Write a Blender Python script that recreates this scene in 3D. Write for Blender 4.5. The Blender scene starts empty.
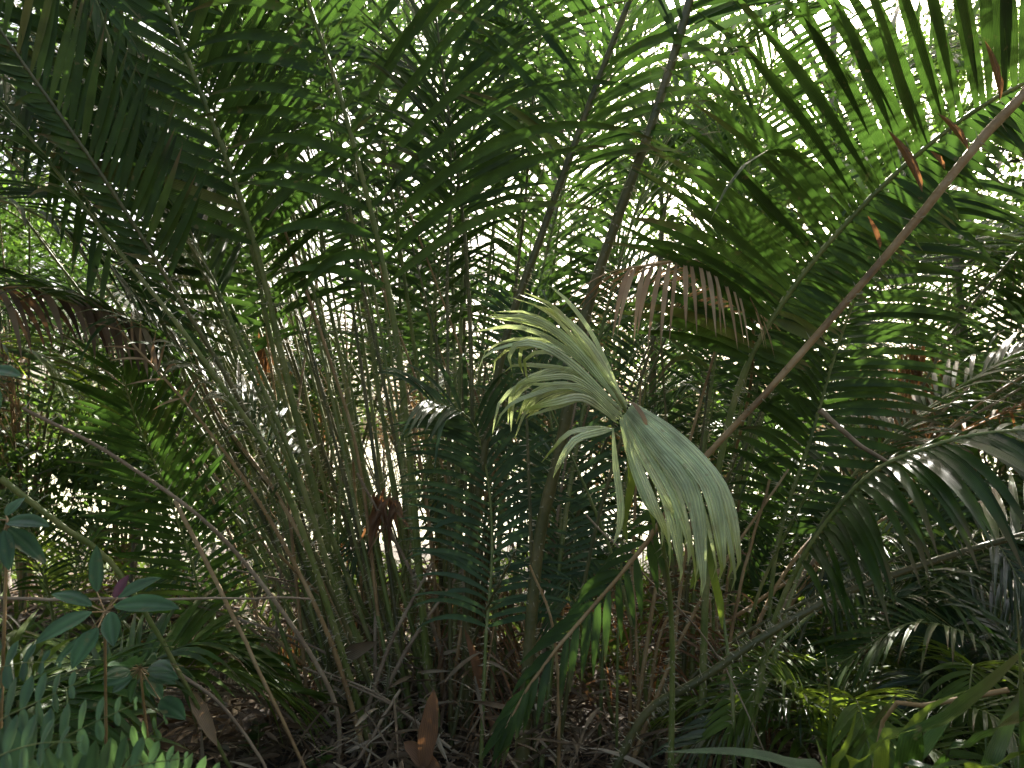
import bpy, math, random
import numpy as np

SEED = 7
rng = np.random.default_rng(SEED)
random.seed(SEED)
scn = bpy.context.scene
COL = scn.collection
R = math.radians

# ------------------------------------------------------------------ camera
CAM = np.array([0.0, 0.0, 1.5])
PITCH = R(3.4)
F = 773.0
FWD = np.array([0, math.cos(PITCH), math.sin(PITCH)])
UP = np.array([0, -math.sin(PITCH), math.cos(PITCH)])
RIGHT = np.array([1.0, 0, 0])


def P(px, py, d):
    """World point seen in direction of pixel (px, py) at depth d metres."""
    return CAM + d * (FWD + RIGHT * (px - 512) / F + UP * (384 - py) / F)


def ground_z(x, y):
    x = np.asarray(x, float); y = np.asarray(y, float)
    z = 0.05 * np.sin(1.3 * x + 0.4) * np.cos(0.9 * y) + 0.03 * np.sin(2.9 * x + 1.7 * y)
    z = z + .16 * np.exp(-((x + .3) ** 2 + (y - 3.8) ** 2) / .5)
    fall = np.clip(y - 8.0, 0, 60)
    z = z - 0.16 * fall * (1 - np.exp(-fall / 6.0)) * np.exp(-fall / 60.0)
    return z


def nrm(v):
    v = np.asarray(v, float)
    return v / np.maximum(np.linalg.norm(v, axis=-1, keepdims=True), 1e-9)


# ------------------------------------------------------------------ materials
def new_mat(name):
    m = bpy.data.materials.new(name); m.use_nodes = True
    nt = m.node_tree; nt.nodes.clear()
    return m, nt, nt.nodes, nt.links


def ramp(N, stops):
    r = N.new('ShaderNodeValToRGB')
    el = r.color_ramp.elements
    el[0].position, el[0].color = stops[0][0], (*stops[0][1], 1)
    el[1].position, el[1].color = stops[-1][0], (*stops[-1][1], 1)
    for p, c in stops[1:-1]:
        e = el.new(p); e.color = (*c, 1)
    return r


def leaf_mat(name, stops, under=None, under_mix=0.6, trans=0.35, tcol=(0.10, 0.19, 0.02), rough=0.38,
             spot=None, tipcol=None, ribs=(.82, 1.12), bump=.25, spec=0.27, stripes=9):
    m, nt, N, L = new_mat(name)
    out = N.new('ShaderNodeOutputMaterial')
    geo = N.new('ShaderNodeNewGeometry')
    tc = N.new('ShaderNodeTexCoord')
    rp = ramp(N, stops)
    L.new(geo.outputs['Random Per Island'], rp.inputs[0])
    # mottling
    no = N.new('ShaderNodeTexNoise'); no.inputs['Scale'].default_value = 9; no.inputs['Detail'].default_value = 5
    L.new(tc.outputs['Object'], no.inputs['Vector'])
    mm = N.new('ShaderNodeMapRange'); mm.inputs[1].default_value = .3; mm.inputs[2].default_value = .7
    mm.inputs[3].default_value = .65; mm.inputs[4].default_value = 1.35
    L.new(no.outputs[0], mm.inputs[0])
    mul = N.new('ShaderNodeMixRGB'); mul.blend_type = 'MULTIPLY'; mul.inputs[0].default_value = 1
    L.new(rp.outputs[0], mul.inputs[1]); L.new(mm.outputs[0], mul.inputs[2])
    col = mul.outputs[0]
    # ribs running along the leaf
    sep = N.new('ShaderNodeSeparateXYZ'); L.new(tc.outputs['UV'], sep.inputs[0])
    mu = N.new('ShaderNodeMath'); mu.operation = 'MULTIPLY'; mu.inputs[1].default_value = stripes * 6.283
    L.new(sep.outputs[0], mu.inputs[0])
    si = N.new('ShaderNodeMath'); si.operation = 'SINE'; L.new(mu.outputs[0], si.inputs[0])
    st = N.new('ShaderNodeMapRange'); st.inputs[1].default_value = -1; st.inputs[2].default_value = 1
    st.inputs[3].default_value = ribs[0]; st.inputs[4].default_value = ribs[1]
    L.new(si.outputs[0], st.inputs[0])
    m2 = N.new('ShaderNodeMixRGB'); m2.blend_type = 'MULTIPLY'; m2.inputs[0].default_value = 1
    L.new(col, m2.inputs[1]); L.new(st.outputs[0], m2.inputs[2]); col = m2.outputs[0]
    if tipcol is not None:       # dry tip along the length of each leaf
        tr = N.new('ShaderNodeMapRange'); tr.inputs[1].default_value = .80; tr.inputs[2].default_value = 1.06
        ad = N.new('ShaderNodeMath'); ad.operation = 'ADD'
        nm = N.new('ShaderNodeMath'); nm.operation = 'MULTIPLY_ADD'; nm.inputs[1].default_value = .5; nm.inputs[2].default_value = -.25
        L.new(geo.outputs['Random Per Island'], nm.inputs[0])
        L.new(sep.outputs[1], ad.inputs[0]); L.new(nm.outputs[0], ad.inputs[1]); L.new(ad.outputs[0], tr.inputs[0])
        m3 = N.new('ShaderNodeMixRGB'); m3.inputs[2].default_value = (*tipcol, 1)
        L.new(tr.outputs[0], m3.inputs[0]); L.new(col, m3.inputs[1]); col = m3.outputs[0]
    if spot is not None:
        n2 = N.new('ShaderNodeTexNoise'); n2.inputs['Scale'].default_value = 30; n2.inputs['Detail'].default_value = 3
        L.new(tc.outputs['Object'], n2.inputs['Vector'])
        r2 = N.new('ShaderNodeMapRange'); r2.inputs[1].default_value = .64; r2.inputs[2].default_value = .72
        L.new(n2.outputs[0], r2.inputs[0])
        m4 = N.new('ShaderNodeMixRGB'); m4.inputs[2].default_value = (*spot, 1)
        L.new(r2.outputs[0], m4.inputs[0]); L.new(col, m4.inputs[1]); col = m4.outputs[0]
    if under is not None:
        bm_ = N.new('ShaderNodeMath'); bm_.operation = 'MULTIPLY'; bm_.inputs[1].default_value = under_mix
        L.new(geo.outputs['Backfacing'], bm_.inputs[0])
        m5 = N.new('ShaderNodeMixRGB'); m5.inputs[2].default_value = (*under, 1)
        mu5 = N.new('ShaderNodeMixRGB'); mu5.blend_type = 'MULTIPLY'; mu5.inputs[0].default_value = 1
        mu5.inputs[1].default_value = (*under, 1); L.new(st.outputs[0], mu5.inputs[2])
        L.new(mu5.outputs[0], m5.inputs[2])
        L.new(bm_.outputs[0], m5.inputs[0]); L.new(col, m5.inputs[1]); col = m5.outputs[0]
    pr = N.new('ShaderNodeBsdfPrincipled')
    pr.inputs['Roughness'].default_value = rough
    pr.inputs['Specular IOR Level'].default_value = spec
    L.new(col, pr.inputs['Base Color'])
    bp = N.new('ShaderNodeBump'); bp.inputs['Strength'].default_value = bump; bp.inputs['Distance'].default_value = .004
    L.new(si.outputs[0], bp.inputs['Height']); L.new(bp.outputs[0], pr.inputs['Normal'])
    if trans > 0:
        tl = N.new('ShaderNodeBsdfTranslucent')
        tm = N.new('ShaderNodeMixRGB'); tm.blend_type = 'MULTIPLY'; tm.inputs[0].default_value = 1
        tm.inputs[1].default_value = (*tcol, 1)
        t2 = N.new('ShaderNodeMixRGB'); t2.blend_type = 'MULTIPLY'; t2.inputs[0].default_value = 1
        L.new(mm.outputs[0], t2.inputs[1]); L.new(st.outputs[0], t2.inputs[2])
        L.new(t2.outputs[0], tm.inputs[2]); L.new(tm.outputs[0], tl.inputs['Color'])
        mx = N.new('ShaderNodeMixShader'); mx.inputs[0].default_value = trans
        L.new(pr.outputs[0], mx.inputs[1]); L.new(tl.outputs[0], mx.inputs[2])
        L.new(mx.outputs[0], out.inputs[0])
    else:
        L.new(pr.outputs[0], out.inputs[0])
    return m


def stem_mat(name, stops, rough=.5, scale=6, fine=60):
    """Stem, stick, bark: blotches of colour from noise plus fine grain bump."""
    m, nt, N, L = new_mat(name)
    out = N.new('ShaderNodeOutputMaterial'); tc = N.new('ShaderNodeTexCoord')
    no = N.new('ShaderNodeTexNoise'); no.inputs['Scale'].default_value = scale; no.inputs['Detail'].default_value = 8
    no.inputs['Roughness'].default_value = .65
    L.new(tc.outputs['Object'], no.inputs['Vector'])
    rp = ramp(N, stops); L.new(no.outputs[0], rp.inputs[0])
    n2 = N.new('ShaderNodeTexNoise'); n2.inputs['Scale'].default_value = fine; n2.inputs['Detail'].default_value = 4
    L.new(tc.outputs['Object'], n2.inputs['Vector'])
    pr = N.new('ShaderNodeBsdfPrincipled'); pr.inputs['Roughness'].default_value = rough
    L.new(rp.outputs[0], pr.inputs['Base Color'])
    bp = N.new('ShaderNodeBump'); bp.inputs['Strength'].default_value = .5; bp.inputs['Distance'].default_value = .01
    L.new(n2.outputs[0], bp.inputs['Height']); L.new(bp.outputs[0], pr.inputs['Normal'])
    L.new(pr.outputs[0], out.inputs[0])
    return m


M = {}
UND = (0.12, 0.155, 0.085)
M['green'] = leaf_mat('palm_leaf_green', [(0, (.024, .054, .007)), (.6, (.044, .088, .010)), (.93, (.078, .125, .016)), (1, (.17, .14, .03))], tipcol=(.15, .10, .04),
                      under=UND, under_mix=.45, trans=.22, tcol=(.062, .135, .018), spot=(.14, .12, .04))
M['deep'] = leaf_mat('palm_leaf_deep_green', [(0, (.018, .042, .007)), (1, (.038, .078, .012))], tipcol=(.11, .08, .035),
                     under=(.06, .10, .04), under_mix=.5, trans=.24, tcol=(.07, .14, .02), rough=.34)
M['gloss'] = leaf_mat('palm_leaf_glossy', [(0, (.026, .046, .016)), (1, (.05, .08, .025))], under=(.09, .12, .07), under_mix=.5, trans=.2, tcol=(.08, .15, .02), rough=.24, spec=.6)
M['blue'] = leaf_mat('palm_leaf_blue_green', [(0, (.030, .062, .024)), (1, (.060, .105, .040))],
                     under=(.15, .19, .13), under_mix=.5, trans=.2, tcol=(.07, .13, .035), rough=.36)
M['lime'] = leaf_mat('palm_leaf_yellow_green', [(0, (.06, .11, .018)), (1, (.11, .16, .028))],
                     under=(.12, .17, .07), under_mix=.4, trans=.40, tcol=(.24, .34, .03), rough=.4)
M['pale'] = leaf_mat('palm_leaf_silvery_underside', [(0, (.56, .66, .35)), (.6, (.66, .74, .42)), (1, (.76, .78, .46))], trans=.30, tcol=(.56, .66, .24), rough=.36, tipcol=(.34, .40, .06), stripes=3, ribs=(.80, 1.1), bump=.6, spot=(.50, .46, .26), spec=.5)
M['tan'] = leaf_mat('palm_leaf_dry_tan', [(0, (.32, .20, .105)), (1, (.46, .33, .19))], trans=.25, tcol=(.3, .17, .08), rough=.65, spec=.25)
M['rust'] = leaf_mat('palm_leaf_dry_rust', [(0, (.09, .05, .026)), (.6, (.17, .095, .05)), (1, (.28, .19, .11))], trans=.3, tcol=(.34, .15, .05), rough=.65, spec=.25)
M['litter'] = leaf_mat('leaf_litter_brown', [(0, (.055, .038, .022)), (.45, (.12, .085, .050)), (.8, (.21, .16, .10)), (1, (.38, .32, .22))], trans=.1, tcol=(.2, .1, .04), rough=.7, spec=.2)
M['bgleaf'] = leaf_mat('shrub_leaf_mid_green', [(0, (.045, .085, .02)), (.6, (.075, .13, .028)), (1, (.13, .18, .04))], trans=.24, tcol=(.13, .20, .03), rough=.42, stripes=1)  # lighter green than the dark shrub leaf
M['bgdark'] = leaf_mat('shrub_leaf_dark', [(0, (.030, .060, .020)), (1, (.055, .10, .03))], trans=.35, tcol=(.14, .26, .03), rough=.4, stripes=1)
M['shrub'] = leaf_mat('seedling_leaf', [(0, (.034, .078, .034)), (1, (.062, .125, .052))], under=(.1, .14, .09), under_mix=.5, trans=.22, tcol=(.08, .2, .05), rough=.36, stripes=2, spot=(.12, .12, .05))
M['fern'] = leaf_mat('fern_leaf', [(0, (.050, .11, .058)), (1, (.09, .16, .085))], trans=.3, tcol=(.15, .28, .07), rough=.45, stripes=1)
M['purple'] = leaf_mat('seedling_leaf_purple', [(0, (.09, .035, .05)), (1, (.13, .05, .06))], trans=.25, tcol=(.2, .05, .06), rough=.4, stripes=1)
M['stem'] = stem_mat('petiole_green', [(.3, (.060, .092, .016)), (.5, (.135, .165, .036)), (.68, (.25, .235, .085))])
M['olive'] = stem_mat('petiole_olive', [(.3, (.040, .048, .014)), (.5, (.085, .085, .026)), (.7, (.15, .12, .045))], rough=.42)
M['brown'] = stem_mat('petiole_brown', [(.28, (.10, .055, .022)), (.5, (.28, .175, .070)), (.72, (.40, .29, .15))], rough=.6)
M['stick'] = stem_mat('dead_stick', [(.3, (.12, .08, .045)), (.5, (.25, .18, .11)), (.7, (.40, .32, .21))], rough=.75)
M['bark'] = stem_mat('tree_bark', [(.3, (.07, .055, .042)), (.5, (.17, .14, .115)), (.7, (.30, .27, .23))], rough=.85, scale=4, fine=30)
M['spine'] = stem_mat('spine_pale', [(.3, (.24, .21, .11)), (.7, (.46, .41, .27))], rough=.5)


def ground_mat():
    m, nt, N, L = new_mat('forest_floor')
    out = N.new('ShaderNodeOutputMaterial'); tc = N.new('ShaderNodeTexCoord'); geo = N.new('ShaderNodeNewGeometry')
    n1 = N.new('ShaderNodeTexNoise'); n1.inputs['Scale'].default_value = 14; n1.inputs['Detail'].default_value = 9; n1.inputs['Roughness'].default_value = .7
    L.new(tc.outputs['Object'], n1.inputs['Vector'])
    r1 = ramp(N, [(.3, (.016, .012, .008)), (.5, (.042, .031, .020)), (.7, (.09, .068, .045))])
    L.new(n1.outputs[0], r1.inputs[0])
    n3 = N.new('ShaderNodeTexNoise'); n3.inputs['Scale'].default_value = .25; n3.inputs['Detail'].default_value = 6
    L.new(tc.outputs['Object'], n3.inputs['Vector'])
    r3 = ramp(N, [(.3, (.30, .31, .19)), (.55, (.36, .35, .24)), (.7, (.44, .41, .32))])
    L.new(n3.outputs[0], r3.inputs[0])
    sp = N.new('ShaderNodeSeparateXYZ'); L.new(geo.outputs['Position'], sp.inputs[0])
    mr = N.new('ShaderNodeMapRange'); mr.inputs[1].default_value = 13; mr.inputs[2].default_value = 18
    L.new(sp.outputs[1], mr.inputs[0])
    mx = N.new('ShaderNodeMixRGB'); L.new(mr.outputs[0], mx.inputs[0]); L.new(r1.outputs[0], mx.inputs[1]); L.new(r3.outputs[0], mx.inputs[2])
    pr = N.new('ShaderNodeBsdfPrincipled'); pr.inputs['Roughness'].default_value = .9
    L.new(mx.outputs[0], pr.inputs['Base Color'])
    bp = N.new('ShaderNodeBump'); bp.inputs['Strength'].default_value = .8; bp.inputs['Distance'].default_value = .05
    L.new(n1.outputs[0], bp.inputs['Height']); L.new(bp.outputs[0], pr.inputs['Normal'])
    L.new(pr.outputs[0], out.inputs[0])
    return m


M['ground'] = ground_mat()


# ------------------------------------------------------------------ mesh helpers
class Buf:
    """Collects vertices, quads, triangles and UVs of ONE mesh."""
    def __init__(s):
        s.v = []; s.q = []; s.t = []; s.uq = []; s.ut = []; s.n = 0

    def add(s, v, q=None, uv=None, t=None):
        v = np.asarray(v, float).reshape(-1, 3)
        if uv is None: uv = np.zeros((len(v), 2))
        if q is not None and len(q):
            q = np.asarray(q, int); s.q.append(q + s.n); s.uq.append(uv[q.reshape(-1)])
        if t is not None and len(t):
            t = np.asarray(t, int); s.t.append(t + s.n); s.ut.append(uv[t.reshape(-1)])
        s.v.append(v); s.n += len(v)

    def build(s, name, mat, parent=None, smooth=True, origin=None):
        v = np.concatenate(s.v)
        loc = np.zeros(3)
        if parent is not None: v = v - np.array(parent.matrix_world_loc if hasattr(parent, 'matrix_world_loc') else WLOC[parent.name])
        elif origin is not None:
            loc = np.asarray(origin, float); v = v - loc
        q = np.concatenate(s.q) if s.q else np.zeros((0, 4), int)
        t = np.concatenate(s.t) if s.t else np.zeros((0, 3), int)
        me = bpy.data.meshes.new(name)
        me.vertices.add(len(v)); me.vertices.foreach_set('co', v.astype(np.float32).ravel())
        nl = q.size + t.size
        me.loops.add(nl)
        me.loops.foreach_set('vertex_index', np.concatenate([q.ravel(), t.ravel()]).astype(np.int32))
        me.polygons.add(len(q) + len(t))
        ls = np.concatenate([np.arange(len(q)) * 4, q.size + np.arange(len(t)) * 3]).astype(np.int32)
        me.polygons.foreach_set('loop_start', ls)
        me.polygons.foreach_set('use_smooth', np.full(len(q) + len(t), smooth))
        uvs = s.uq + s.ut
        if uvs:
            ul = me.uv_layers.new(name='UVMap')
            ul.data.foreach_set('uv', np.concatenate(uvs).astype(np.float32).ravel())
        me.update(calc_edges=True); me.validate()
        me.materials.append(mat)
        o = bpy.data.objects.new(name, me); COL.objects.link(o)
        if parent is not None:
            o.parent = parent; WLOC[o.name] = WLOC[parent.name]
        else:
            o.location = loc; WLOC[o.name] = loc
        return o


WLOC = {}


def tag(o, label=None, cat=None, group=None, kind=None):
    if label: o['label'] = label
    if cat: o['category'] = cat
    if group: o['group'] = group
    if kind: o['kind'] = kind
    return o


def thing(name, label, cat, loc, group=None):
    o = bpy.data.objects.new(name, None); COL.objects.link(o)
    o.location = loc; o.empty_display_size = .1
    WLOC[o.name] = np.asarray(loc, float)
    return tag(o, label, cat, group)


def spline(pts, n=32):
    """Catmull-Rom through control points, n samples evenly spaced along the length."""
    p = np.asarray(pts, float)
    p = np.vstack([2 * p[0] - p[1], p, 2 * p[-1] - p[-2]])
    out = []
    for i in range(1, len(p) - 2):
        t = np.linspace(0, 1, 24, endpoint=False)[:, None]
        a, b, c, d = p[i - 1], p[i], p[i + 1], p[i + 2]
        out.append(.5 * (2 * b + (c - a) * t + (2 * a - 5 * b + 4 * c - d) * t ** 2 + (3 * b - a - 3 * c + d) * t ** 3))
    out.append(p[-2][None])
    o = np.vstack(out)
    s = np.concatenate([[0], np.cumsum(np.linalg.norm(np.diff(o, axis=0), axis=1))])
    k = np.linspace(0, s[-1], n)
    return np.stack([np.interp(k, s, o[:, j]) for j in range(3)], 1), s[-1]


def tube(buf, pts, r, k=7, flat=1.0, ridge=0.0):
    pts = np.asarray(pts, float); n = len(pts)
    r = np.broadcast_to(np.asarray(r, float), (n,))
    T = nrm(np.gradient(pts, axis=0))
    ref = np.array([0.3, -1, .1]) if abs(T[:, 1]).mean() < .8 else np.array([1.0, 0, 0.2])
    A = nrm(ref - (T @ ref)[:, None] * T); B = np.cross(T, A)
    a = np.arange(k) / k * 2 * np.pi
    rr = 1 + ridge * np.cos(a * 3)
    V = pts[:, None] + r[:, None, None] * rr[None, :, None] * (np.cos(a)[None, :, None] * A[:, None] * flat + np.sin(a)[None, :, None] * B[:, None])
    i = np.arange(n - 1)[:, None] * k; j = np.arange(k)[None]; j2 = (j + 1) % k
    Q = np.stack([i + j, i + j2, i + k + j2, i + k + j], -1).reshape(-1, 4)
    uv = np.stack(np.broadcast_arrays(a[None] / 6.283, np.linspace(0, 1, n)[:, None]), -1).reshape(-1, 2)
    buf.add(V.reshape(-1, 3), Q, uv)
    # end cap
    c = np.vstack([V[-1], pts[-1][None]]); t = [[x, (x + 1) % k, k] for x in range(k)]
    buf.add(c, None, None, t)


def strips(buf, base, d, n, Ln, W, droop, segs=7, fold=.35, prof='palm', curl=0.0, sidebend=None, jag=0.0):
    """Many folded leaf blades at once. base, d, n: (m,3); Ln, W, droop: (m,)."""
    m = len(base)
    if m == 0: return
    t = np.linspace(0, 1, segs + 1)
    d = nrm(d); n = nrm(n - (n * d).sum(1, keepdims=True) * d)
    s0 = np.cross(d, n)
    dd = np.repeat(d[:, None], segs + 1, 1)
    g = np.array([0, 0, -1.0])
    dd = dd + droop[:, None, None] * (t ** 1.4)[None, :, None] * g
    if sidebend is not None:
        dd = dd + sidebend[:, None, None] * (t ** 1.2)[None, :, None] * s0[:, None]
    dd = nrm(dd)
    step = dd * (Ln / segs)[:, None, None]
    pos = base[:, None] + np.concatenate([np.zeros((m, 1, 3)), np.cumsum((step[:, :-1] + step[:, 1:]) / 2, 1)], 1)
    S = np.repeat(s0[:, None], segs + 1, 1)
    S = nrm(S - (S * dd).sum(2, keepdims=True) * dd)
    if curl:
        ang = (rng.normal(0, curl, m))[:, None] * t[None]
        Nn0 = np.cross(S, dd)
        S = S * np.cos(ang)[..., None] + Nn0 * np.sin(ang)[..., None]
    Nn = np.cross(S, dd)
    if prof == 'palm':
        w = np.minimum(1, .35 + t / .22 * .65) * np.where(t > .45, ((1 - t) / .55) ** .75, 1)
    elif prof == 'strap':
        w = np.minimum(1, .45 + t / .3 * .55) * np.where(t > .7, ((1 - t) / .3) ** .6, 1)
    elif prof == 'ell':
        w = np.sin(np.pi * np.clip(t, 0, 1) ** .85) ** .75
        w[0] = .06
    else:
        w = (1 - t) ** .7
    w = np.maximum(w, .02)
    h = (W / 2)[:, None] * w[None]
    if jag: h = h * rng.uniform(1 - jag, 1 + jag, h.shape)
    cf, sf = math.cos(fold), math.sin(fold)
    Lv = pos + (-S * cf + Nn * sf) * h[..., None]
    Rv = pos + (S * cf + Nn * sf) * h[..., None]
    V = np.stack([Lv, pos, Rv], 2)                       # m, segs+1, 3, 3
    k = segs + 1
    b = (np.arange(m) * k * 3)[:, None, None]
    i = (np.arange(segs) * 3)[None, :, None]
    j = np.arange(2)[None, None]
    a = b + i + j
    Q = np.stack([a, a + 1, a + 4, a + 3], -1).reshape(-1, 4)
    u = np.broadcast_to(np.array([0, .5, 1.])[None, None], (m, k, 3)); vv = np.broadcast_to(t[None, :, None], (m, k, 3))
    buf.add(V.reshape(-1, 3), Q, np.stack([u, vv], -1).reshape(-1, 2))


def spines_on(buf, pts, r, count, ln=(.018, .05)):
    count = int(count * 2.2)
    pts = np.asarray(pts); n = len(pts)
    if count <= 0: return
    f = rng.uniform(0, n - 1.001, count); i = f.astype(int); u = (f - i)[:, None]
    p = pts[i] * (1 - u) + pts[i + 1] * u
    T = nrm(pts[i + 1] - pts[i])
    a = nrm(np.cross(T, rng.normal(size=(count, 3))))
    rad = np.interp(f, np.arange(n), np.broadcast_to(r, (n,)))[:, None]
    dirn = nrm(a + T * rng.uniform(-.5, .4, (count, 1)))
    L = rng.uniform(*ln, (count, 1))
    b0 = p + a * rad * .8
    c = np.cross(T, a)
    w = .0019
    V = np.stack([b0 + T * w * 1.6, b0 - T * w + c * w, b0 - T * w - c * w, b0 + dirn * L], 1)
    o = (np.arange(count) * 4)[:, None]
    t = np.concatenate([o + np.array([[0, 1, 3]]), o + np.array([[1, 2, 3]]), o + np.array([[2, 0, 3]])], 0)
    buf.add(V.reshape(-1, 3), None, None, t)


def frond(parent, pts, leaf_from=.45, n=34, L=.6, W=.042, N=(0, -1, .3), ang=(68, 28), vup=18, droop=.45, r0=.017, r1=.004,
          mat='green', pmat='stem', spines=60, sides=(1, 1), fold=.35, missing=0.05, segs=7, jit=1.0, name='frond',
          prof='palm', lprof=None, label=None, curl=.25, leaf_to=1.0, hero=False):
    """One pinnate leaf: leaflets (the part's own mesh), its stalk and its spines (sub-parts)."""
    K = 44; jit = jit * .6
    if not hero: n = int(n * 1.5); W = W * .76; L = L * 1.08
    c, total = spline(pts, K)
    r = (r0 + (r1 - r0) * np.linspace(0, 1, K) ** 1.15) * (1 + .45 * np.exp(-np.linspace(0, 1, K) / .03)) * (1 + rng.normal(0, .035, K))
    T = nrm(np.gradient(c, axis=0))
    lb = Buf()
    s = np.linspace(0, 1, n)
    f = (leaf_from + (leaf_to - leaf_from) * s) * (K - 1)
    N = np.asarray(N, float)
    for side, sc in ((-1, sides[0]), (1, sides[1])):
        if sc <= 0: continue
        keep = rng.random(n) >= missing
        ff = np.clip(f + rng.normal(0, .12 * jit, n), 0, K - 1.001)[keep]; ss = s[keep]
        i = ff.astype(int); u = (ff - i)[:, None]
        p = c[i] * (1 - u) + c[np.minimum(i + 1, K - 1)] * u; t = T[i]
        Nn = nrm(N - (t @ N)[:, None] * t); S = np.cross(t, Nn) * side
        a = R(ang[0]) + (R(ang[1]) - R(ang[0])) * ss ** 1.1 + rng.normal(0, .07 * jit, len(ss))
        v = R(vup) + rng.normal(0, .14 * jit, len(ss))
        D = np.cos(a)[:, None] * t + np.sin(a)[:, None] * (np.cos(v)[:, None] * S + np.sin(v)[:, None] * Nn)
        NN = np.cos(v)[:, None] * Nn - np.sin(v)[:, None] * S + rng.normal(0, .12 * jit, (len(ss), 3))
        lp = (.5 + .5 * np.sin(np.pi * (.18 + .67 * ss))) if lprof is None else lprof(ss)
        Ln = L * sc * lp * rng.uniform(.9, 1.1, len(ss))
        strips(lb, p, D, NN, Ln, W * (.75 + .25 * lp) * rng.uniform(.85, 1.15, len(ss)),
               droop * rng.uniform(.6, 1.4, len(ss)) + (rng.random(len(ss)) < .05) * 1.6, segs=segs, fold=fold, prof=prof, curl=curl,
               sidebend=rng.normal(0, .07 * jit, len(ss)) - side * .0)
    fo = lb.build(name, M[mat], parent)
    if label: fo['label'] = label
    sb = Buf(); tube(sb, c, r, 9, flat=.8, ridge=.09)
    sb.build('stalk', M[pmat], fo)
    if spines:
        pb = Buf(); k = max(3, int(K * max(leaf_from, .5)))
        spines_on(pb, c[:k], r[:k], spines)
        pb.build('spines', M['spine'], fo)
    return fo


def bare_stem(parent, pts, r0, r1, pmat, spines=40, name='stem', label=None):
    c, _ = spline(pts, 30); r = np.linspace(r0, r1, 30)
    b = Buf(); tube(b, c, r, 7)
    o = b.build(name, M[pmat], parent)
    if label: o['label'] = label
    if spines:
        pb = Buf(); spines_on(pb, c, r, spines); pb.build('spines', M['spine'], o)
    return o


def on_ground(p):
    p = np.array(p, float); p[2] = float(ground_z(p[0], p[1])); return p


def base_at(px, d):
    p = P(px, 700, d); return on_ground(p)


def path(base, *pix):
    """Control points of a leaf stalk: from a root on the ground through points given by view direction and distance."""
    return [np.asarray(base) - np.array([0, 0, .03])] + [P(*q) for q in pix]


GP = 'spiny palms of the thicket'
exec_order = []

# ================================================================== ground and setting
def build_ground():
    xs = np.concatenate([[-400, -200, -100, -50, -25], np.linspace(-14, 14, 85), [25, 50, 100, 200, 400]])
    ys = np.concatenate([[-60, -25, -10], np.linspace(-4, 16, 61), np.linspace(18, 60, 22), [80, 120, 200, 400]])
    X, Y = np.meshgrid(xs, ys)
    Z = ground_z(X, Y) + np.where((np.abs(X) < 14) & (Y < 16), rng.normal(0, .012, X.shape), 0)
    nx = len(xs); ny = len(ys)
    i = np.arange(ny - 1)[:, None] * nx + np.arange(nx - 1)[None]
    Q = np.stack([i, i + 1, i + nx + 1, i + nx], -1).reshape(-1, 4)
    b = Buf(); b.add(np.stack([X, Y, Z], -1).reshape(-1, 3), Q)
    tag(b.build('ground', M['ground']), kind='structure')


build_ground()

# ================================================================== main clump (centre left)
BC = base_at(420, 3.75)
main = thing('spiny_palm', 'largest palm clump, many slender upright green stems fanning up from the centre left ground', 'palm', BC, GP)
b = lambda dx, dy: on_ground(BC + np.array([dx, dy, 0]))
# the stem that crosses the top edge left of centre, dark broad leaflets at its head
frond(main, path(b(-.28, -.1), (330, 560, 3.6), (292, 400, 3.5), (246, 215, 3.35), (165, 0, 3.2), (120, -130, 3.1)), leaf_from=.60, n=22, L=.98, W=.060, hero=True, missing=0,
      N=(.3, -1, -.35), ang=(60, 40), droop=.2, r0=.021, r1=.007, mat='green', spines=90)
frond(main, path(b(-.22, .05), (345, 600, 3.75), (285, 400, 3.75), (252, 250, 3.7), (205, 80, 3.7), (150, -60, 3.6)), leaf_from=.52, n=30, L=.7, W=.05,
      N=(-.2, -.6, .8), droop=.5, r0=.018, mat='deep', spines=80)
# second tall stem, long leaflets arching right over the top
frond(main, path(b(.06, -.12), (425, 640, 3.5), (396, 335, 3.35), (347, 120, 3.2), (308, 0, 3.1), (285, -90, 3.0)), leaf_from=.58, n=15, L=1.5, W=.048, hero=True, missing=0,
      N=(.1, -1, .1), ang=(58, 48), vup=12, droop=.95, r0=.019, r1=.007, mat='green', sides=(.4, 1), spines=100, segs=11)
frond(main, path(b(.16, .05), (472, 600, 3.7), (468, 280, 3.7), (440, 50, 3.6), (420, -120, 3.5)), leaf_from=.62, n=26, L=.75, W=.045, N=(.6, -.6, .3),
      pmat='olive', r0=.015, mat='deep', droop=.5)
frond(main, path(b(-.12, .1), (380, 560, 3.9), (345, 380, 3.9), (322, 250, 4.0), (320, 80, 4.1), (335, -70, 4.1)), leaf_from=.5, n=28, L=.7, W=.045, N=(.8, -.4, .5), r0=.016, droop=.45)
frond(main, path(b(-.33, .02), (318, 600, 3.7), (262, 440, 3.75), (218, 300, 3.8), (150, 150, 3.9), (80, 30, 3.9)), leaf_from=.5, n=30, L=.62, W=.042, N=(.2, -.3, .9), r0=.016, droop=.6, mat='green')
frond(main, path(b(.1, .2), (445, 560, 4.1), (432, 330, 4.2), (470, 140, 4.2), (520, 10, 4.1)), leaf_from=.5, n=30, L=.62, W=.04, N=(-.4, -.8, .4), r0=.015, mat='deep')
frond(main, path(b(0, .25), (405, 520, 4.2), (400, 300, 4.4), (390, 150, 4.5), (330, 30, 4.5)), leaf_from=.45, n=32, L=.6, W=.04, N=(.4, -.7, .6), r0=.015, mat='blue')
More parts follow.
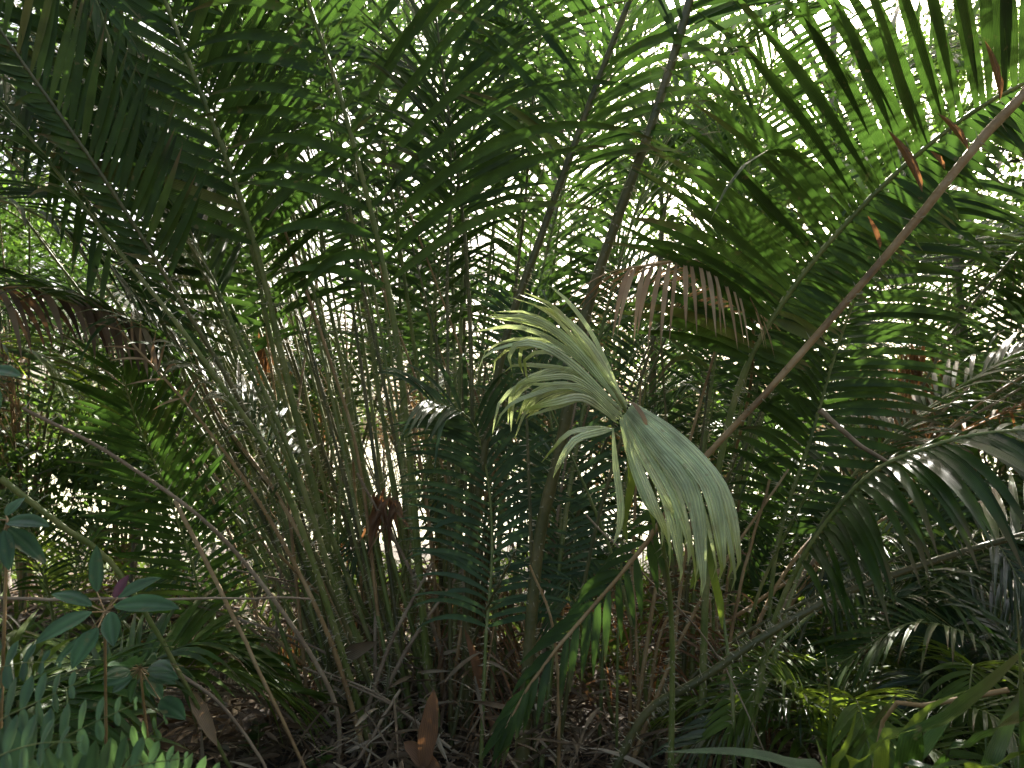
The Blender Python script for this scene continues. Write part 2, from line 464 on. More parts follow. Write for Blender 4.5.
# procedural upright members: bare stems whose heads spread above
for k in range(62):
    u = rng.uniform(-1, 1)
    bx = .38 * u + rng.normal(0, .06); by = rng.uniform(-.25, .4)
    root = b(bx, by)
    lean = -.24 + .40 * u + rng.normal(0, .09)
    h = rng.uniform(2.9, 4.3); dep = rng.uniform(-.25, .35)
    p1 = root + np.array([lean * .30 * h, dep * .15 * h, .33 * h])
    p2 = root + np.array([lean * .64 * h, dep * .4 * h, .66 * h])
    p3 = root + np.array([lean * 1.0 * h, dep * .8 * h, .95 * h])
    p4 = root + np.array([lean * 1.3 * h + .35 * np.sign(lean), dep * 1.5 * h, (1.02 + rng.uniform(-.05, .1)) * h])
    frond(main, [root - [0, 0, .03], p1, p2, p3, p4], leaf_from=rng.uniform(.66, .78), n=int(rng.integers(13, 19)), L=rng.uniform(.4, .6), W=rng.uniform(.03, .042),
          N=(rng.normal(0, .6) - np.sign(lean) * .3, rng.normal(-.4, .5), .7), droop=rng.uniform(.3, .8), r0=rng.uniform(.008, .0135), r1=.004,
          mat=random.choice(['green', 'green', 'deep', 'blue']), pmat=random.choice(['stem', 'stem', 'stem', 'olive']), spines=45)
# dry stubs around the foot
for k in range(16):
    root = b(rng.uniform(-.5, .45), rng.uniform(-.45, .3))
    ln = rng.uniform(.5, 1.3); dx = rng.normal(-.1, .35)
    bare_stem(main, [root, root + np.array([dx * .4, rng.normal(0, .1), .5]) * ln, root + np.array([dx, rng.normal(0, .2), .95]) * ln], .012, .006, random.choice(['brown', 'olive', 'stick']), 30,
              'dead_stalk')
# dry leaves collapsed round the foot
for k in range(8):
    root = b(rng.uniform(-.5, .5), rng.uniform(.15, .6)); az = rng.uniform(0, 6.28); o_ = np.array([math.cos(az), math.sin(az) - .2, 0])
    h = rng.uniform(.45, .95)
    frond(main, [root, root + o_ * .15 + [0, 0, h], root + o_ * .45 + [0, 0, h * .85], root + o_ * .75 + [0, 0, h * .2]], leaf_from=.35, n=18, L=.34, W=.015, N=(0, 0, 1), vup=-30, droop=1.9,
          r0=.009, r1=.003, mat=random.choice(['rust', 'litter', 'tan']), pmat='brown', spines=20, missing=.3, curl=.9, name='dead_frond', label='dry brown collapsed frond')

for k in range(16):
    root = b(rng.uniform(-.5, .3), rng.uniform(-.5, .2)); h = rng.uniform(.5, 1.3); lean = rng.uniform(-1.1, -.5)
    bare_stem(main, [root, root + np.array([lean * .5 * h, rng.normal(-.05, .1), .38 * h]), root + np.array([lean * h, rng.normal(-.1, .2), .6 * h])], rng.uniform(.006, .010), .004, random.choice(['stick', 'brown', 'stick']), 15, 'dead_stalk')
for k in range(30):
    root = b(rng.uniform(-.8, .7), rng.uniform(-.2, .9)); h = rng.uniform(1.2, 3.0); lean = rng.normal(-.22, .3)
    bare_stem(main, [root, root + np.array([lean * .35 * h, rng.normal(0, .1), .5 * h]), root + np.array([lean * h, rng.normal(0, .25), h])], rng.uniform(.006, .011), .004, random.choice(['brown', 'stick', 'olive', 'brown', 'stem']), 25, 'dead_stalk')
# ================================================================== palm with the two thick olive stems
B2 = base_at(500, 3.35)
pal = thing('spiny_palm', 'palm with two thick dark olive stems rising to the top edge right of centre', 'palm', B2, GP)
frond(pal, path(base_at(468, 3.5), (468, 600, 3.5), (484, 453, 3.45), (507, 335, 3.4), (542, 234, 3.35), (580, 130, 3.3), (630, 0, 3.2), (690, -140, 3.1)), leaf_from=.66, n=22, L=.8, W=.05,
      N=(-.5, -.8, .2), droop=.5, r0=.023, r1=.011, mat='green', pmat='olive', spines=90)
frond(pal, path(base_at(520, 3.2), (537, 560, 3.2), (560, 450, 3.15), (585, 320, 3.1), (612, 234, 3.05), (650, 130, 2.95), (690, 0, 2.9), (725, -150, 2.9)), leaf_from=.80, n=12, L=.6, W=.045,
      N=(.2, -1, .3), ang=(50, 30), droop=.5, r0=.028, r1=.014, mat='blue', pmat='olive', spines=90, label='frond on the thickest olive stalk with greyish leaflets at the top')
frond(pal, path(base_at(545, 3.5), (560, 560, 3.6), (590, 380, 3.8), (640, 200, 3.9), (700, 80, 3.9), (790, 20, 3.8)), leaf_from=.5, n=30, L=.62, W=.042, N=(-.3, -.3, .9), r0=.014, mat='green', droop=.7)
frond(pal, path(base_at(490, 3.6), (500, 540, 3.8), (520, 380, 4.0), (560, 200, 4.2), (600, 90, 4.3), (650, 30, 4.3)), leaf_from=.45, n=32, L=.55, W=.038, N=(-.4, -.8, .4), r0=.013, mat='deep', droop=.5)
frond(pal, path(base_at(480, 3.2), (486, 640, 3.3), (492, 560, 3.4), (488, 480, 3.45), (470, 420, 3.4), (430, 400, 3.2)), leaf_from=.35, n=24, L=.42, W=.034, N=(0, -.9, .5), r0=.009, mat='blue', droop=.9, spines=30)
frond(pal, path(base_at(540, 3.3), (555, 620, 3.5), (560, 500, 3.7), (545, 390, 3.8), (520, 310, 3.8)), leaf_from=.35, n=32, L=.42, W=.03, N=(.2, -1, .2), r0=.010, mat='blue', droop=.5, spines=30)

# ================================================================== left leaning palm
B3 = base_at(330, 3.5)
lp_ = thing('spiny_palm', 'palm with long thin stems leaning far to the upper left corner', 'palm', B3, GP)
frond(lp_, path(base_at(395, 3.45), (335, 600, 3.35), (250, 420, 3.15), (180, 300, 3.0), (105, 180, 2.85), (0, 30, 2.7), (-70, -80, 2.6)), leaf_from=.62, n=26, L=.42, W=.040, N=(.25, -.85, .2),
      ang=(50, 38), vup=5, droop=-.1, r0=.013, r1=.005, mat='green', pmat='olive', spines=70, sides=(.3, 1.1), label='frond with upright comb of olive leaflets')
frond(lp_, path(base_at(375, 3.4), (290, 500, 3.2), (200, 355, 3.0), (110, 240, 2.9), (0, 100, 2.75), (-90, 0, 2.6)), leaf_from=.74, n=18, L=.45, W=.04, N=(-.1, -.3, .9), droop=.7, r0=.016, mat='deep', spines=70)
frond(lp_, path(base_at(380, 3.55), (300, 480, 3.45), (222, 300, 3.35), (168, 187, 3.3), (112, 70, 3.2), (70, -20, 3.2)), leaf_from=.60, n=30, L=.5, W=.04, N=(.6, -.2, .8), ang=(50, 25), droop=.35, r0=.015, mat='green', spines=70)
frond(lp_, path(base_at(410, 3.6), (350, 620, 3.55), (300, 500, 3.5), (225, 400, 3.4), (130, 330, 3.2), (40, 290, 3.0)), leaf_from=.5, n=28, L=.5, W=.036, N=(0, -.2, 1), droop=.8, r0=.013, mat='deep', spines=50)
frond(lp_, path(base_at(370, 3.3), (330, 640, 3.25), (270, 520, 3.2), (200, 420, 3.1), (120, 330, 3.0)), leaf_from=.82, n=8, L=.14, W=.014, r0=.012, mat='tan', pmat='brown', spines=50, missing=.5)
bare_stem(lp_, path(base_at(340, 3.2), (330, 690, 3.1), (232, 548, 2.9), (120, 460, 2.75), (22, 408, 2.6)), .010, .006, 'stick', 30, 'dead_stalk', 'dry brown stalk slanting down from the left')
bare_stem(lp_, path(base_at(380, 3.6), (350, 640, 3.5), (280, 500, 3.45), (210, 400, 3.5), (185, 300, 3.6)), .012, .006, 'brown', 30, 'dead_stalk')
bare_stem(lp_, path(base_at(390, 3.6), (362, 480, 3.6), (330, 360, 3.6), (272, 195, 3.6)), .010, .006, 'brown', 30, 'dead_stalk')

# ================================================================== the pale drooping leaf
def pale_leaf():
    hub = P(622, 404, 2.45)
    root = base_at(668, 2.95)
    o = thing('young_palm', 'young palm whose one pale silvery fan of leaflets droops in front of the dark thicket', 'palm', root)
    fb = Buf()

    def blade(x0, y0, d0, path_px, w, prof='strap', segs=12):
        pts = [P(x0, y0, d0)] + [P(*q) for q in path_px]
        c, ln = spline(pts, segs + 1)
        T = nrm(np.gradient(c, axis=0))
        vd = nrm(c - CAM)
        S = nrm(np.cross(T, vd)); Nn = np.cross(S, T)
        t = np.linspace(0, 1, segs + 1)
        if prof == 'strap':
            ww = np.minimum(1, .30 + t / .35 * .7) * np.where(t > .74, (np.clip(1 - t, 0, 1) / .26) ** .65, 1)
        else:
            ww = np.minimum(1, .25 + t / .5 * .75) * np.where(t > .86, ((1 - t) / .14) ** .6, 1)
        h = np.maximum(ww, .02) * w / 2
        tw = rng.normal(0, .35) + rng.normal(0, .45) * t
        S2 = S * np.cos(tw)[:, None] + Nn * np.sin(tw)[:, None]; N2 = np.cross(S2, T)
        rows = []
        for k, e in enumerate((-1, -.5, 0, .5, 1)):
            rows.append(c + S2 * (e * h)[:, None] + N2 * ((.22 if k in (0, 2, 4) else -.0) * h)[:, None])
        V = np.stack(rows, 1)
        i = (np.arange(segs) * 5)[:, None]; j = np.arange(4)[None]; a = i + j
        Q = np.stack([a, a + 1, a + 6, a + 5], -1).reshape(-1, 4)
        u = np.broadcast_to(np.linspace(0, 1, 5)[None], (segs + 1, 5)); v = np.broadcast_to(t[:, None], (segs + 1, 5))
        fb.add(V.reshape(-1, 3), Q, np.stack([u, v], -1).reshape(-1, 2))
    # upper fan: long curved blades to the upper left
    up = [((580, 340, 2.40), (550, 308, 2.38), (518, 294, 2.36)), ((578, 350, 2.42), (545, 324, 2.42), (490, 314, 2.42)), ((572, 345, 2.36), (530, 318, 2.30), (490, 318, 2.28)),
          ((575, 356, 2.44), (530, 342, 2.42), (488, 352, 2.42), (478, 372, 2.44)), ((570, 362, 2.33), (535, 343, 2.26), (510, 348, 2.22), (512, 372, 2.24)),
          ((575, 372, 2.40), (540, 374, 2.34), (513, 392, 2.32), (508, 424, 2.34)), ((578, 380, 2.34), (545, 378, 2.26), (520, 384, 2.22), (513, 398, 2.2)),
          ((580, 388, 2.38), (550, 385, 2.32), (528, 398, 2.3), (516, 424, 2.32)), ((585, 398, 2.30), (555, 402, 2.22), (522, 410, 2.2)),
          ((590, 345, 2.46), (560, 316, 2.48), (534, 305, 2.5)), ((585, 392, 2.42), (560, 395, 2.38), (538, 405, 2.36), (520, 418, 2.36)),
          ((598, 432, 2.30), (575, 440, 2.24), (560, 462, 2.24), (553, 478, 2.26))]
    for k, q in enumerate(up):
        hx = float(np.clip((q[0][1] - 325) / 110, 0, 1))
        blade(629 - 18 * hx + rng.normal(0, 1.5), 401 + 28 * hx + rng.normal(0, 1.5), 2.45, q, rng.uniform(.018, .030))
        for rp2 in range(2 if k < 9 else 1):
            ox, oy = rng.normal(0, 4), rng.normal(2, 7)
            blade(629 - 18 * hx + rng.normal(0, 1.5), 401 + 28 * hx + rng.normal(0, 1.5), 2.46, [(a[0] + ox * (m_ + 1) * .6, a[1] + oy * (m_ + 1) * .6, a[2] + .02) for m_, a in enumerate(q)], rng.uniform(.012, .02))
    # lower fan: broad blades hanging almost joined, tips separate
    A0 = np.array([[620, 420], [628, 452], [645, 498], [656, 532]], float); A1 = np.array([[633, 403], [676, 433], [722, 487], [738, 560]], float)
    blade(613, 428, 2.44, ((616, 465, 2.42), (621, 505, 2.41), (619, 530, 2.42), (613, 545, 2.43)), .024)
    nb = 21
    for k in range(nb):
        u = k / (nb - 1)
        q = A0 + (A1 - A0) * np.array([u, u, u ** .9, u ** .85])[:, None]
        q[3] += [rng.normal(0, 4), rng.normal(0, 11) + (9 * math.sin(u * 3.14))]
        q[2] += rng.normal(0, 2.5, 2)
        tip = q[3] + np.array([-5 * u, rng.uniform(14, 26)])
        dd = 2.40 - .13 * math.sin(u * 2.6) + rng.normal(0, .008)
        blade(q[0][0], q[0][1], 2.45, ((q[1][0], q[1][1], dd + .03), (q[2][0], q[2][1], dd - .05), (q[3][0], q[3][1], dd - .05), (tip[0], tip[1], dd - .03)), rng.uniform(.019, .029) * (.75 + .45 * u) * (.55 if k % 5 == 3 else 1), 'strap', 14)
    f1 = fb.build('frond', M['pale'], o); f1['label'] = 'pale silvery green fan of joined leaflets with split tips'
    # dead twisted strip at the hub
    hb = Buf()
    fb = hb
    blade(628, 402, 2.40, ((634, 404, 2.38), (642, 414, 2.36), (648, 428, 2.36)), .014)
    hb.build('dry_leaflet', M['tan'], f1)
    # short limp green leaflets behind
    gb = Buf(); fb = gb
    for q in (((640, 470, 2.5), (652, 510, 2.5), (655, 535, 2.5)), ((700, 560, 2.4), (690, 590, 2.42)), ((712, 570, 2.4), (720, 605, 2.42), (722, 630, 2.42)), ((632, 480, 2.5), (625, 520, 2.52), (628, 545, 2.52))):
        blade(q[0][0] - 6, q[0][1] - 40, 2.5, q, .026)
    gb.build('frond', M['lime'], o)
    c, _ = spline([root, P(672, 640, 2.85), P(662, 540, 2.7), P(645, 455, 2.55), hub, P(608, 384, 2.44)], 40)
    sb = Buf(); tube(sb, c, np.linspace(.013, .006, 40)); st = sb.build('stalk', M['stem'], o)
    pb = Buf(); spines_on(pb, c[:28], np.linspace(.013, .006, 40)[:28], 50); pb.build('spines', M['spine'], st)


pale_leaf()

# ================================================================== frond with the bare brown diagonal stalk, rooted beyond the right edge
B5 = np.array([3.3, 2.7, 0.0]); B5 = on_ground(B5)
dp = thing('spiny_palm', 'palm beyond the right edge reaching in with a thick bare brown diagonal stalk', 'palm', B5, GP)
pts = [B5, B5 + [.05, -.05, 1.6], P(1190, -25, 2.7), P(1024, 95, 2.6), P(900, 240, 2.6), P(760, 400, 2.65), P(700, 462, 2.7), P(645, 545, 2.75), P(590, 610, 2.75), P(540, 670, 2.72), P(505, 728, 2.7)]
fo = frond(dp, pts, leaf_from=.86, n=13, L=.22, W=.042, N=(-.3, -1, .4), ang=(52, 14), vup=-10, droop=.9, r0=.031, r1=.005, mat='deep', pmat='brown', spines=60, sides=(1, .9),
           lprof=lambda s: .75 + .3 * np.sin(np.pi * s), label='brown diagonal stalk ending in a drooping dark green tip')
rb = Buf()
for (x0, y0, x1, y1, w) in ((1000, 100, 985, 40, .05), (968, 150, 938, 112, .05), (922, 192, 888, 128, .06), (945, 170, 930, 150, .03), (880, 250, 868, 215, .03)):
    p0 = P(x0, y0, 2.6); p1 = P(x1, y1, 2.55); d_ = p1 - p0
    strips(rb, p0[None], nrm(d_)[None], np.array([[.3, -1, .2]]), np.array([np.linalg.norm(d_)]), np.array([w]), np.array([.1]), segs=8, fold=.7, prof='ell', curl=.5, jag=.15)
rb.build('dead_leaflets', M['rust'], fo)
for k in range(2):
    a = B5 + np.array([rng.normal(0, .1), rng.normal(0, .1), 0])
    top = [(1080, -60, 3.4), (1120, 120, 3.8), (1060, 250, 4.3)][k]; tip = [(930, -40, 3.6), (985, 110, 3.9), (900, 300, 4.6)][k]
    frond(dp, [a, a + [.02, .05, 1.5], P(*top), P(*tip)], leaf_from=.5, n=30, L=.6, W=.045, N=(0, -.3, 1), droop=.8, mat=['green', 'deep', 'green'][k], r0=.018)

# ================================================================== right palm, big upper frond and dark frond below it
B6 = base_at(700, 3.25)
rp_ = thing('spiny_palm', 'palm arching right with a broad comb of backlit leaflets across the upper right', 'palm', B6, GP)
frond(rp_, path(B6, (708, 560, 3.2), (735, 400, 3.1), (790, 292, 3.0), (893, 176, 2.85), (1010, 90, 2.7), (1130, 60, 2.6)), leaf_from=.53, n=42, L=.84, W=.058, N=(.2, -.95, .1), ang=(84, 66),
      vup=12, droop=.42, r0=.018, r1=.006, mat='green', sides=(1.0, .3), spines=60, label='broad arching frond with long backlit leaflets')
frond(rp_, path(base_at(760, 3.6), (775, 560, 3.6), (811, 437, 3.6), (850, 312, 3.6), (900, 225, 3.5), (960, 180, 3.4)), leaf_from=.38, n=36, L=.52, W=.05, N=(.2, -.9, .4), ang=(75, 50), droop=.55,
      r0=.014, mat='deep', spines=50)
frond(rp_, path(base_at(690, 3.5), (696, 540, 3.7), (712, 380, 3.9), (740, 220, 4.0), (762, 100, 4.0), (800, -20, 4.0)), leaf_from=.45, n=34, L=.55, W=.038, N=(.3, -.9, .3), droop=.4, r0=.012, mat='green', spines=40)
frond(rp_, path(base_at(715, 3.7), (740, 500, 3.9), (800, 330, 4.2), (900, 180, 4.4), (1020, 120, 4.4)), leaf_from=.4, n=36, L=.6, W=.04, N=(0, -.4, .9), droop=.8, r0=.012, mat='deep', spines=40)

for (q, lf, mk) in (([(1150, 20, 4.4), (1040, -60, 4.3), (930, -20, 4.2), (850, 60, 4.2)], .45, 'deep'), ([(1130, 160, 4.6), (1040, 60, 4.5), (940, 50, 4.4), (850, 120, 4.4)], .42, 'green'),
                     ([(1150, 260, 4.3), (1060, 170, 4.2), (980, 170, 4.2), (910, 240, 4.2)], .42, 'deep'), ([(1100, -40, 3.9), (1010, -110, 3.7), (900, -80, 3.6), (820, -20, 3.6)], .45, 'deep')):
    a = B5 + np.array([rng.normal(0, .15), rng.uniform(.1, .4), 0])
    frond(dp, [a, a + [.05, .25, 1.6]] + [P(*v) for v in q], leaf_from=lf, n=28, L=.55, W=.042, N=(0, -.35, 1), droop=.7, r0=.016, mat=mk, pmat='olive', spines=20)
for (q, lf, mk) in (([(750, 420, 3.9), (800, 230, 4.2), (880, 90, 4.3), (1000, 0, 4.3)], .5, 'deep'), ([(740, 470, 4.2), (830, 330, 4.6), (940, 250, 4.7), (1060, 230, 4.7)], .45, 'deep')):
    frond(rp_, path(base_at(rng.uniform(690, 760), 3.8), *q), leaf_from=lf, n=30, L=.52, W=.038, N=(.1, -.5, .8), droop=.6, r0=.013, mat=mk, spines=20)
# ------------------------------------------------ right, long olive stalk and hanging leaflets
B7 = base_at(615, 3.0)
rq = thing('spiny_palm', 'palm with a thick spiny olive stalk slanting low towards the right edge', 'palm', B7, GP)
frond(rq, path(base_at(590, 3.0), (640, 722, 2.95), (700, 680, 2.9), (830, 600, 2.8), (1024, 535, 2.7), (1150, 520, 2.6)), leaf_from=.80, n=16, L=.5, W=.045, N=(0, -.2, 1), droop=.7, r0=.019, r1=.009, mat='green', pmat='olive', spines=110)
B8 = base_at(735, 3.0)
rr_ = thing('spiny_palm', 'palm with dark drooping leaflets hanging in a row at the right edge below mid height', 'palm', B8, GP)
frond(rr_, path(base_at(735, 3.0), (775, 620, 2.9), (852, 492, 2.7), (930, 447, 2.55), (1024, 430, 2.45), (1130, 440, 2.4)), leaf_from=.48, n=32, L=.50, W=.046, N=(0, -.35, 1), ang=(72, 50), vup=-8, droop=1.2, r0=.014, r1=.005,
      mat='deep', spines=50, sides=(.6, 1.0), label='frond with dark blue-green leaflets hanging like a curtain')
frond(rr_, path(base_at(745, 3.3), (790, 600, 3.4), (850, 480, 3.6), (940, 400, 3.7), (1060, 330, 3.7)), leaf_from=.45, n=32, L=.48, W=.036, N=(0, -.1, 1), droop=.9, r0=.012, mat='deep', spines=50)
frond(rr_, path(base_at(720, 3.4), (760, 620, 3.6), (830, 520, 3.9), (930, 450, 4.2), (1030, 400, 4.3)), leaf_from=.7, n=10, L=.40, W=.026, N=(0, 0, 1), droop=1.4, r0=.012, mat='rust', pmat='brown', spines=50, missing=.3)
for k in range(5):
    x0 = rng.uniform(690, 790); d0 = rng.uniform(3.2, 4.2); x1 = rng.uniform(860, 1080); y1 = rng.uniform(250, 480)
    bare_stem(rr_, path(base_at(x0, d0), (x0 + (x1 - x0) * .35, 700 - (700 - y1) * .42, d0 + .1), (x0 + (x1 - x0) * .7, 700 - (700 - y1) * .8, d0 + .2), (x1, y1, d0 + .2)), .012, .006, random.choice(['brown', 'olive', 'stick']), 40, 'dead_stalk')
# dark red-brown dry bases
for k in range(5):
    root = base_at(rng.uniform(630, 740), rng.uniform(3.1, 3.7)); az = rng.uniform(0, 6.28); o_ = np.array([math.cos(az), math.sin(az) - .1, 0]); h = rng.uniform(.5, .95)
    frond(rq, [root, root + o_ * .12 + [0, 0, h], root + o_ * .35 + [0, 0, h * .95], root + o_ * .6 + [0, 0, h * .4]], leaf_from=.3, n=16, L=.42, W=.014, N=(0, 0, 1), vup=-40, droop=2.4, r0=.009, r1=.003,
          mat='litter' if k % 2 else 'rust', pmat='brown', spines=20, missing=.25, curl=.9, name='dead_frond', label='dry rust-red collapsed frond')
for k in range(10):
    root = base_at(rng.uniform(600, 760), rng.uniform(3.0, 3.7)); ln = rng.uniform(.7, 1.5); dx = rng.normal(.15, .3)
    bare_stem(rq, [root, root + np.array([dx * .4, 0, .5]) * ln, root + np.array([dx, rng.normal(0, .2), .95]) * ln], .011, .005, random.choice(['olive', 'brown', 'stem']), 40, 'dead_stalk')

for k in range(22):
    root = base_at(rng.uniform(440, 720), rng.uniform(3.1, 3.9)); h = rng.uniform(.9, 2.2); lean = rng.normal(.02, .16)
    bare_stem(pal if k % 2 else rq, [root, root + np.array([lean * .35 * h, rng.normal(0, .06), .5 * h]), root + np.array([lean * h, rng.normal(0, .15), h])], rng.uniform(.007, .013), .005, random.choice(['olive', 'stem', 'olive', 'brown']), 40, 'dead_stalk')
# ================================================================== behind: dry tan frond and fine blue fronds
B9 = base_at(680, 4.6)
bk = thing('spiny_palm', 'palm holding a curled dry tan frond above and behind the pale leaf', 'palm', B9, GP)
frond(bk, path(B9, (705, 560, 4.3), (748, 400, 3.8), (748, 300, 3.3), (705, 262, 2.95), (628, 268, 2.75)), leaf_from=.72, n=18, L=.38, W=.028, N=(-.1, -.6, .7), ang=(75, 40), vup=-25, droop=1.5, r0=.012, mat='tan', pmat='brown', spines=20,
      label='dry tan frond with hanging curled leaflets')
frond(bk, path(B9, (690, 540, 4.6), (700, 400, 4.6), (722, 280, 4.5), (726, 180, 4.4), (715, 110, 4.3)), leaf_from=.35, n=44, L=.50, W=.024, N=(.1, -1, .3), ang=(75, 40), droop=.45, r0=.011, mat='blue', spines=20)
frond(bk, path(B9, (670, 560, 4.7), (650, 430, 4.8), (640, 330, 4.9), (610, 250, 4.9)), leaf_from=.35, n=40, L=.48, W=.026, N=(-.1, -1, .3), droop=.5, r0=.011, mat='blue', spines=20)
frond(bk, path(B9, (720, 560, 4.7), (770, 440, 4.7), (800, 350, 4.6), (810, 260, 4.5)), leaf_from=.35, n=40, L=.5, W=.028, N=(.1, -1, .4), droop=.5, r0=.011, mat='deep', spines=20)

# ================================================================== left: dry hanging leaflets, dark fronds from outside the frame
B10 = on_ground(np.array([-3.1, 3.3, 0]))
lf = thing('spiny_palm', 'palm beyond the left edge with a dry brown frond hanging across mid height', 'palm', B10, GP)
frond(lf, [B10, B10 + [0, 0, 1.2], P(-120, 300, 3.2), P(-20, 288, 3.1), P(70, 292, 3.1), P(150, 330, 3.1)], leaf_from=.45, n=30, L=.30, W=.034, N=(0, -.15, 1), vup=-60, droop=2.6, r0=.014, mat='litter', pmat='brown', spines=20, curl=.8, missing=.15,
      label='dry brown frond with hanging leaflets')
frond(lf, [B10, B10 + [0, .1, 1.3], P(-140, 200, 3.4), P(-20, 195, 3.3), P(80, 240, 3.3), P(150, 310, 3.3)], leaf_from=.45, n=32, L=.5, W=.045, N=(0, -.3, 1), droop=.7, r0=.016, mat='deep', spines=30)
frond(lf, [B10, B10 + [0, .1, 1.4], P(-140, 30, 3.2), P(-20, 60, 3.1), P(60, 150, 3.1), P(110, 250, 3.1)], leaf_from=.6, n=20, L=.36, W=.034, N=(-.2, -.6, .8), droop=.7, r0=.016, mat='green', spines=30)
frond(lf, [B10, B10 + [0, .1, 1.0], P(-130, 390, 3.5), P(-40, 350, 3.4), P(30, 352, 3.4), P(85, 400, 3.4)], leaf_from=.45, n=22, L=.32, W=.034, N=(0, -.3, 1), droop=.8, r0=.012, mat='lime', spines=30)
frond(lf, [B10, B10 + [.1, .1, 1.9], P(-60, -120, 2.9), P(50, -70, 2.9), P(100, 10, 2.9), P(125, 110, 2.95)], leaf_from=.6, n=22, L=.26, W=.03, N=(.3, -.7, .6), ang=(32, 18), droop=.5, r0=.012, mat='green', spines=30)
B11 = base_at(205, 3.6)
sm = thing('young_palm', 'small young palm with one flat open green frond at left mid height', 'palm', B11, 'young palms on the forest floor')
frond(sm, path(B11, (200, 600, 3.5), (170, 500, 3.4), (140, 430, 3.3), (122, 375, 3.2)), leaf_from=.35, n=26, L=.40, W=.032, N=(.3, -1, .3), ang=(62, 30), droop=.3, r0=.008, mat='green', spines=20)

# ================================================================== young palms on the floor
GY = 'young palms on the forest floor'


def young(px, d, label, nf, L, W, mat, reach=.8, h=.6, seed=0, lean=None, n=22, group=GY, droop=.8):
    g = np.random.default_rng(seed)
    root = base_at(px, d)
    o = thing('young_palm', label, 'palm', root, group)
    for k in range(nf):
        az = 2 * math.pi * (k / nf) + g.normal(0, .3)
        out = np.array([math.cos(az), math.sin(az), 0])
        if lean is not None: out = nrm(out * .8 + np.asarray(lean))
        hh = h * g.uniform(.7, 1.2); rr = reach * g.uniform(.7, 1.2)
        pts = [root - [0, 0, .03], root + out * rr * .25 + [0, 0, hh * .7], root + out * rr * .65 + [0, 0, hh], root + out * rr * 1.05 + [0, 0, hh * .72]]
        frond(o, pts, leaf_from=.3, n=n, L=L * g.uniform(.85, 1.15), W=W, N=(0, -.15, 1), droop=droop, r0=.008, r1=.003, mat=mat if isinstance(mat, str) else mat[k % len(mat)], spines=12, segs=6)
    return o


young(930, 4.3, 'low young palm with sunlit glossy leaflets near the right edge beneath the hanging dark fronds', 7, .36, .035, ['gloss', 'blue'], .9, .95, 11)
young(1010, 5.2, 'farther low palm at right edge with arching grey-green sunlit fronds', 7, .4, .035, ['blue', 'gloss'], 1.0, 1.0, 12)
young(800, 3.9, 'low palm with bright yellow-green backlit leaflets right of the clump foot', 6, .28, .034, ['lime', 'lime', 'green'], .75, .72, 13)
young(890, 3.3, 'low palm with narrow glinting leaflets above the strap leaves at lower right', 7, .30, .022, ['gloss', 'green'], .75, .45, 14)
young(835, 3.15, 'small yellow-green backlit palm just behind the tuft of upright blades', 6, .24, .03, ['lime', 'lime'], .6, .5, 25)
young(985, 3.4, 'small yellow-green palm in dappled sun at the lower right', 6, .26, .03, ['lime', 'gloss'], .6, .5, 26)
young(760, 4.8, 'young palm in the shade behind the slanting olive stalk', 6, .36, .03, ['deep', 'green'], .9, .9, 15)
young(1060, 3.4, 'low young palm cut by the right edge above the strap leaves', 6, .36, .03, ['gloss', 'green'], .8, .6, 16)
young(60, 3.0, 'young palm with yellow-green strap leaflets at the lower left edge', 6, .42, .045, ['lime', 'green', 'green'], .8, .62, 17)
young(-40, 2.5, 'young palm half outside the left edge with long green leaflets low down', 5, .4, .04, ['green', 'deep'], .7, .5, 18)
young(60, 4.8, 'taller young palm at the left edge under the dry brown frond', 4, .32, .024, ['green', 'lime'], .8, 1.1, 20)
young(300, 4.9, 'young palm behind the main clump stems left of centre', 4, .36, .022, ['blue', 'deep'], .9, 1.1, 21)
young(470, 4.6, 'young blue-green palm seen between the central stems', 6, .40, .022, ['blue', 'blue', 'deep'], .9, 1.45, 22)
young(590, 4.5, 'young palm with dark fronds hidden behind the pale leaf', 8, .42, .026, ['deep', 'blue'], .95, 1.45, 23)
young(860, 5.6, 'young palm in half shade below the grey tree trunk', 7, .4, .03, ['green', 'lime'], 1.0, 1.0, 24)

# ------------------------------------------------ strap leaves, bottom right corner
def strap_plant(label, blades):
    """Each blade: width, material, then its midline from foot to tip."""
    root = on_ground(P(*blades[0][2][0]))
    o = thing('strap_leaf_plant', label, 'plant', root)
    for (w, mk, q) in blades:
        foot = root + np.array([rng.normal(0, .02), rng.normal(0, .02), 0])
        c, ln = spline([foot] + [P(*a) for a in q], 24)
        bb = Buf()
        T = nrm(np.gradient(c, axis=0)); up = np.array([.2, -.6, .75]); S = nrm(np.cross(T, up)); Nn = np.cross(S, T)
        t = np.linspace(0, 1, 24); h = w / 2 * np.maximum(.03, np.minimum(1, .12 + np.clip(t - .2, 0, 1) / .35 * .88) * np.where(t > .62, (np.clip(1 - t, 0, 1) / .38) ** .7, 1))
        tw = rng.normal(0, .3) * t[:, None]; S = S * np.cos(tw) + Nn * np.sin(tw); Nn = np.cross(S, T)
        V = np.stack([c - S * h[:, None] + Nn * (.3 * h)[:, None], c - S * (.5 * h)[:, None] + Nn * (.22 * h)[:, None], c, c + S * (.5 * h)[:, None] + Nn * (.22 * h)[:, None], c + S * h[:, None] + Nn * (.3 * h)[:, None]], 1)
        a = (np.arange(23) * 5)[:, None] + np.arange(4)[None]
        Q = np.stack([a, a + 1, a + 6, a + 5], -1).reshape(-1, 4)
        uv = np.stack(np.broadcast_arrays(np.linspace(0, 1, 5)[None], t[:, None]), -1).reshape(-1, 2)
        bb.add(V.reshape(-1, 3), Q, uv); bb.build('leaf', M[mk], o)


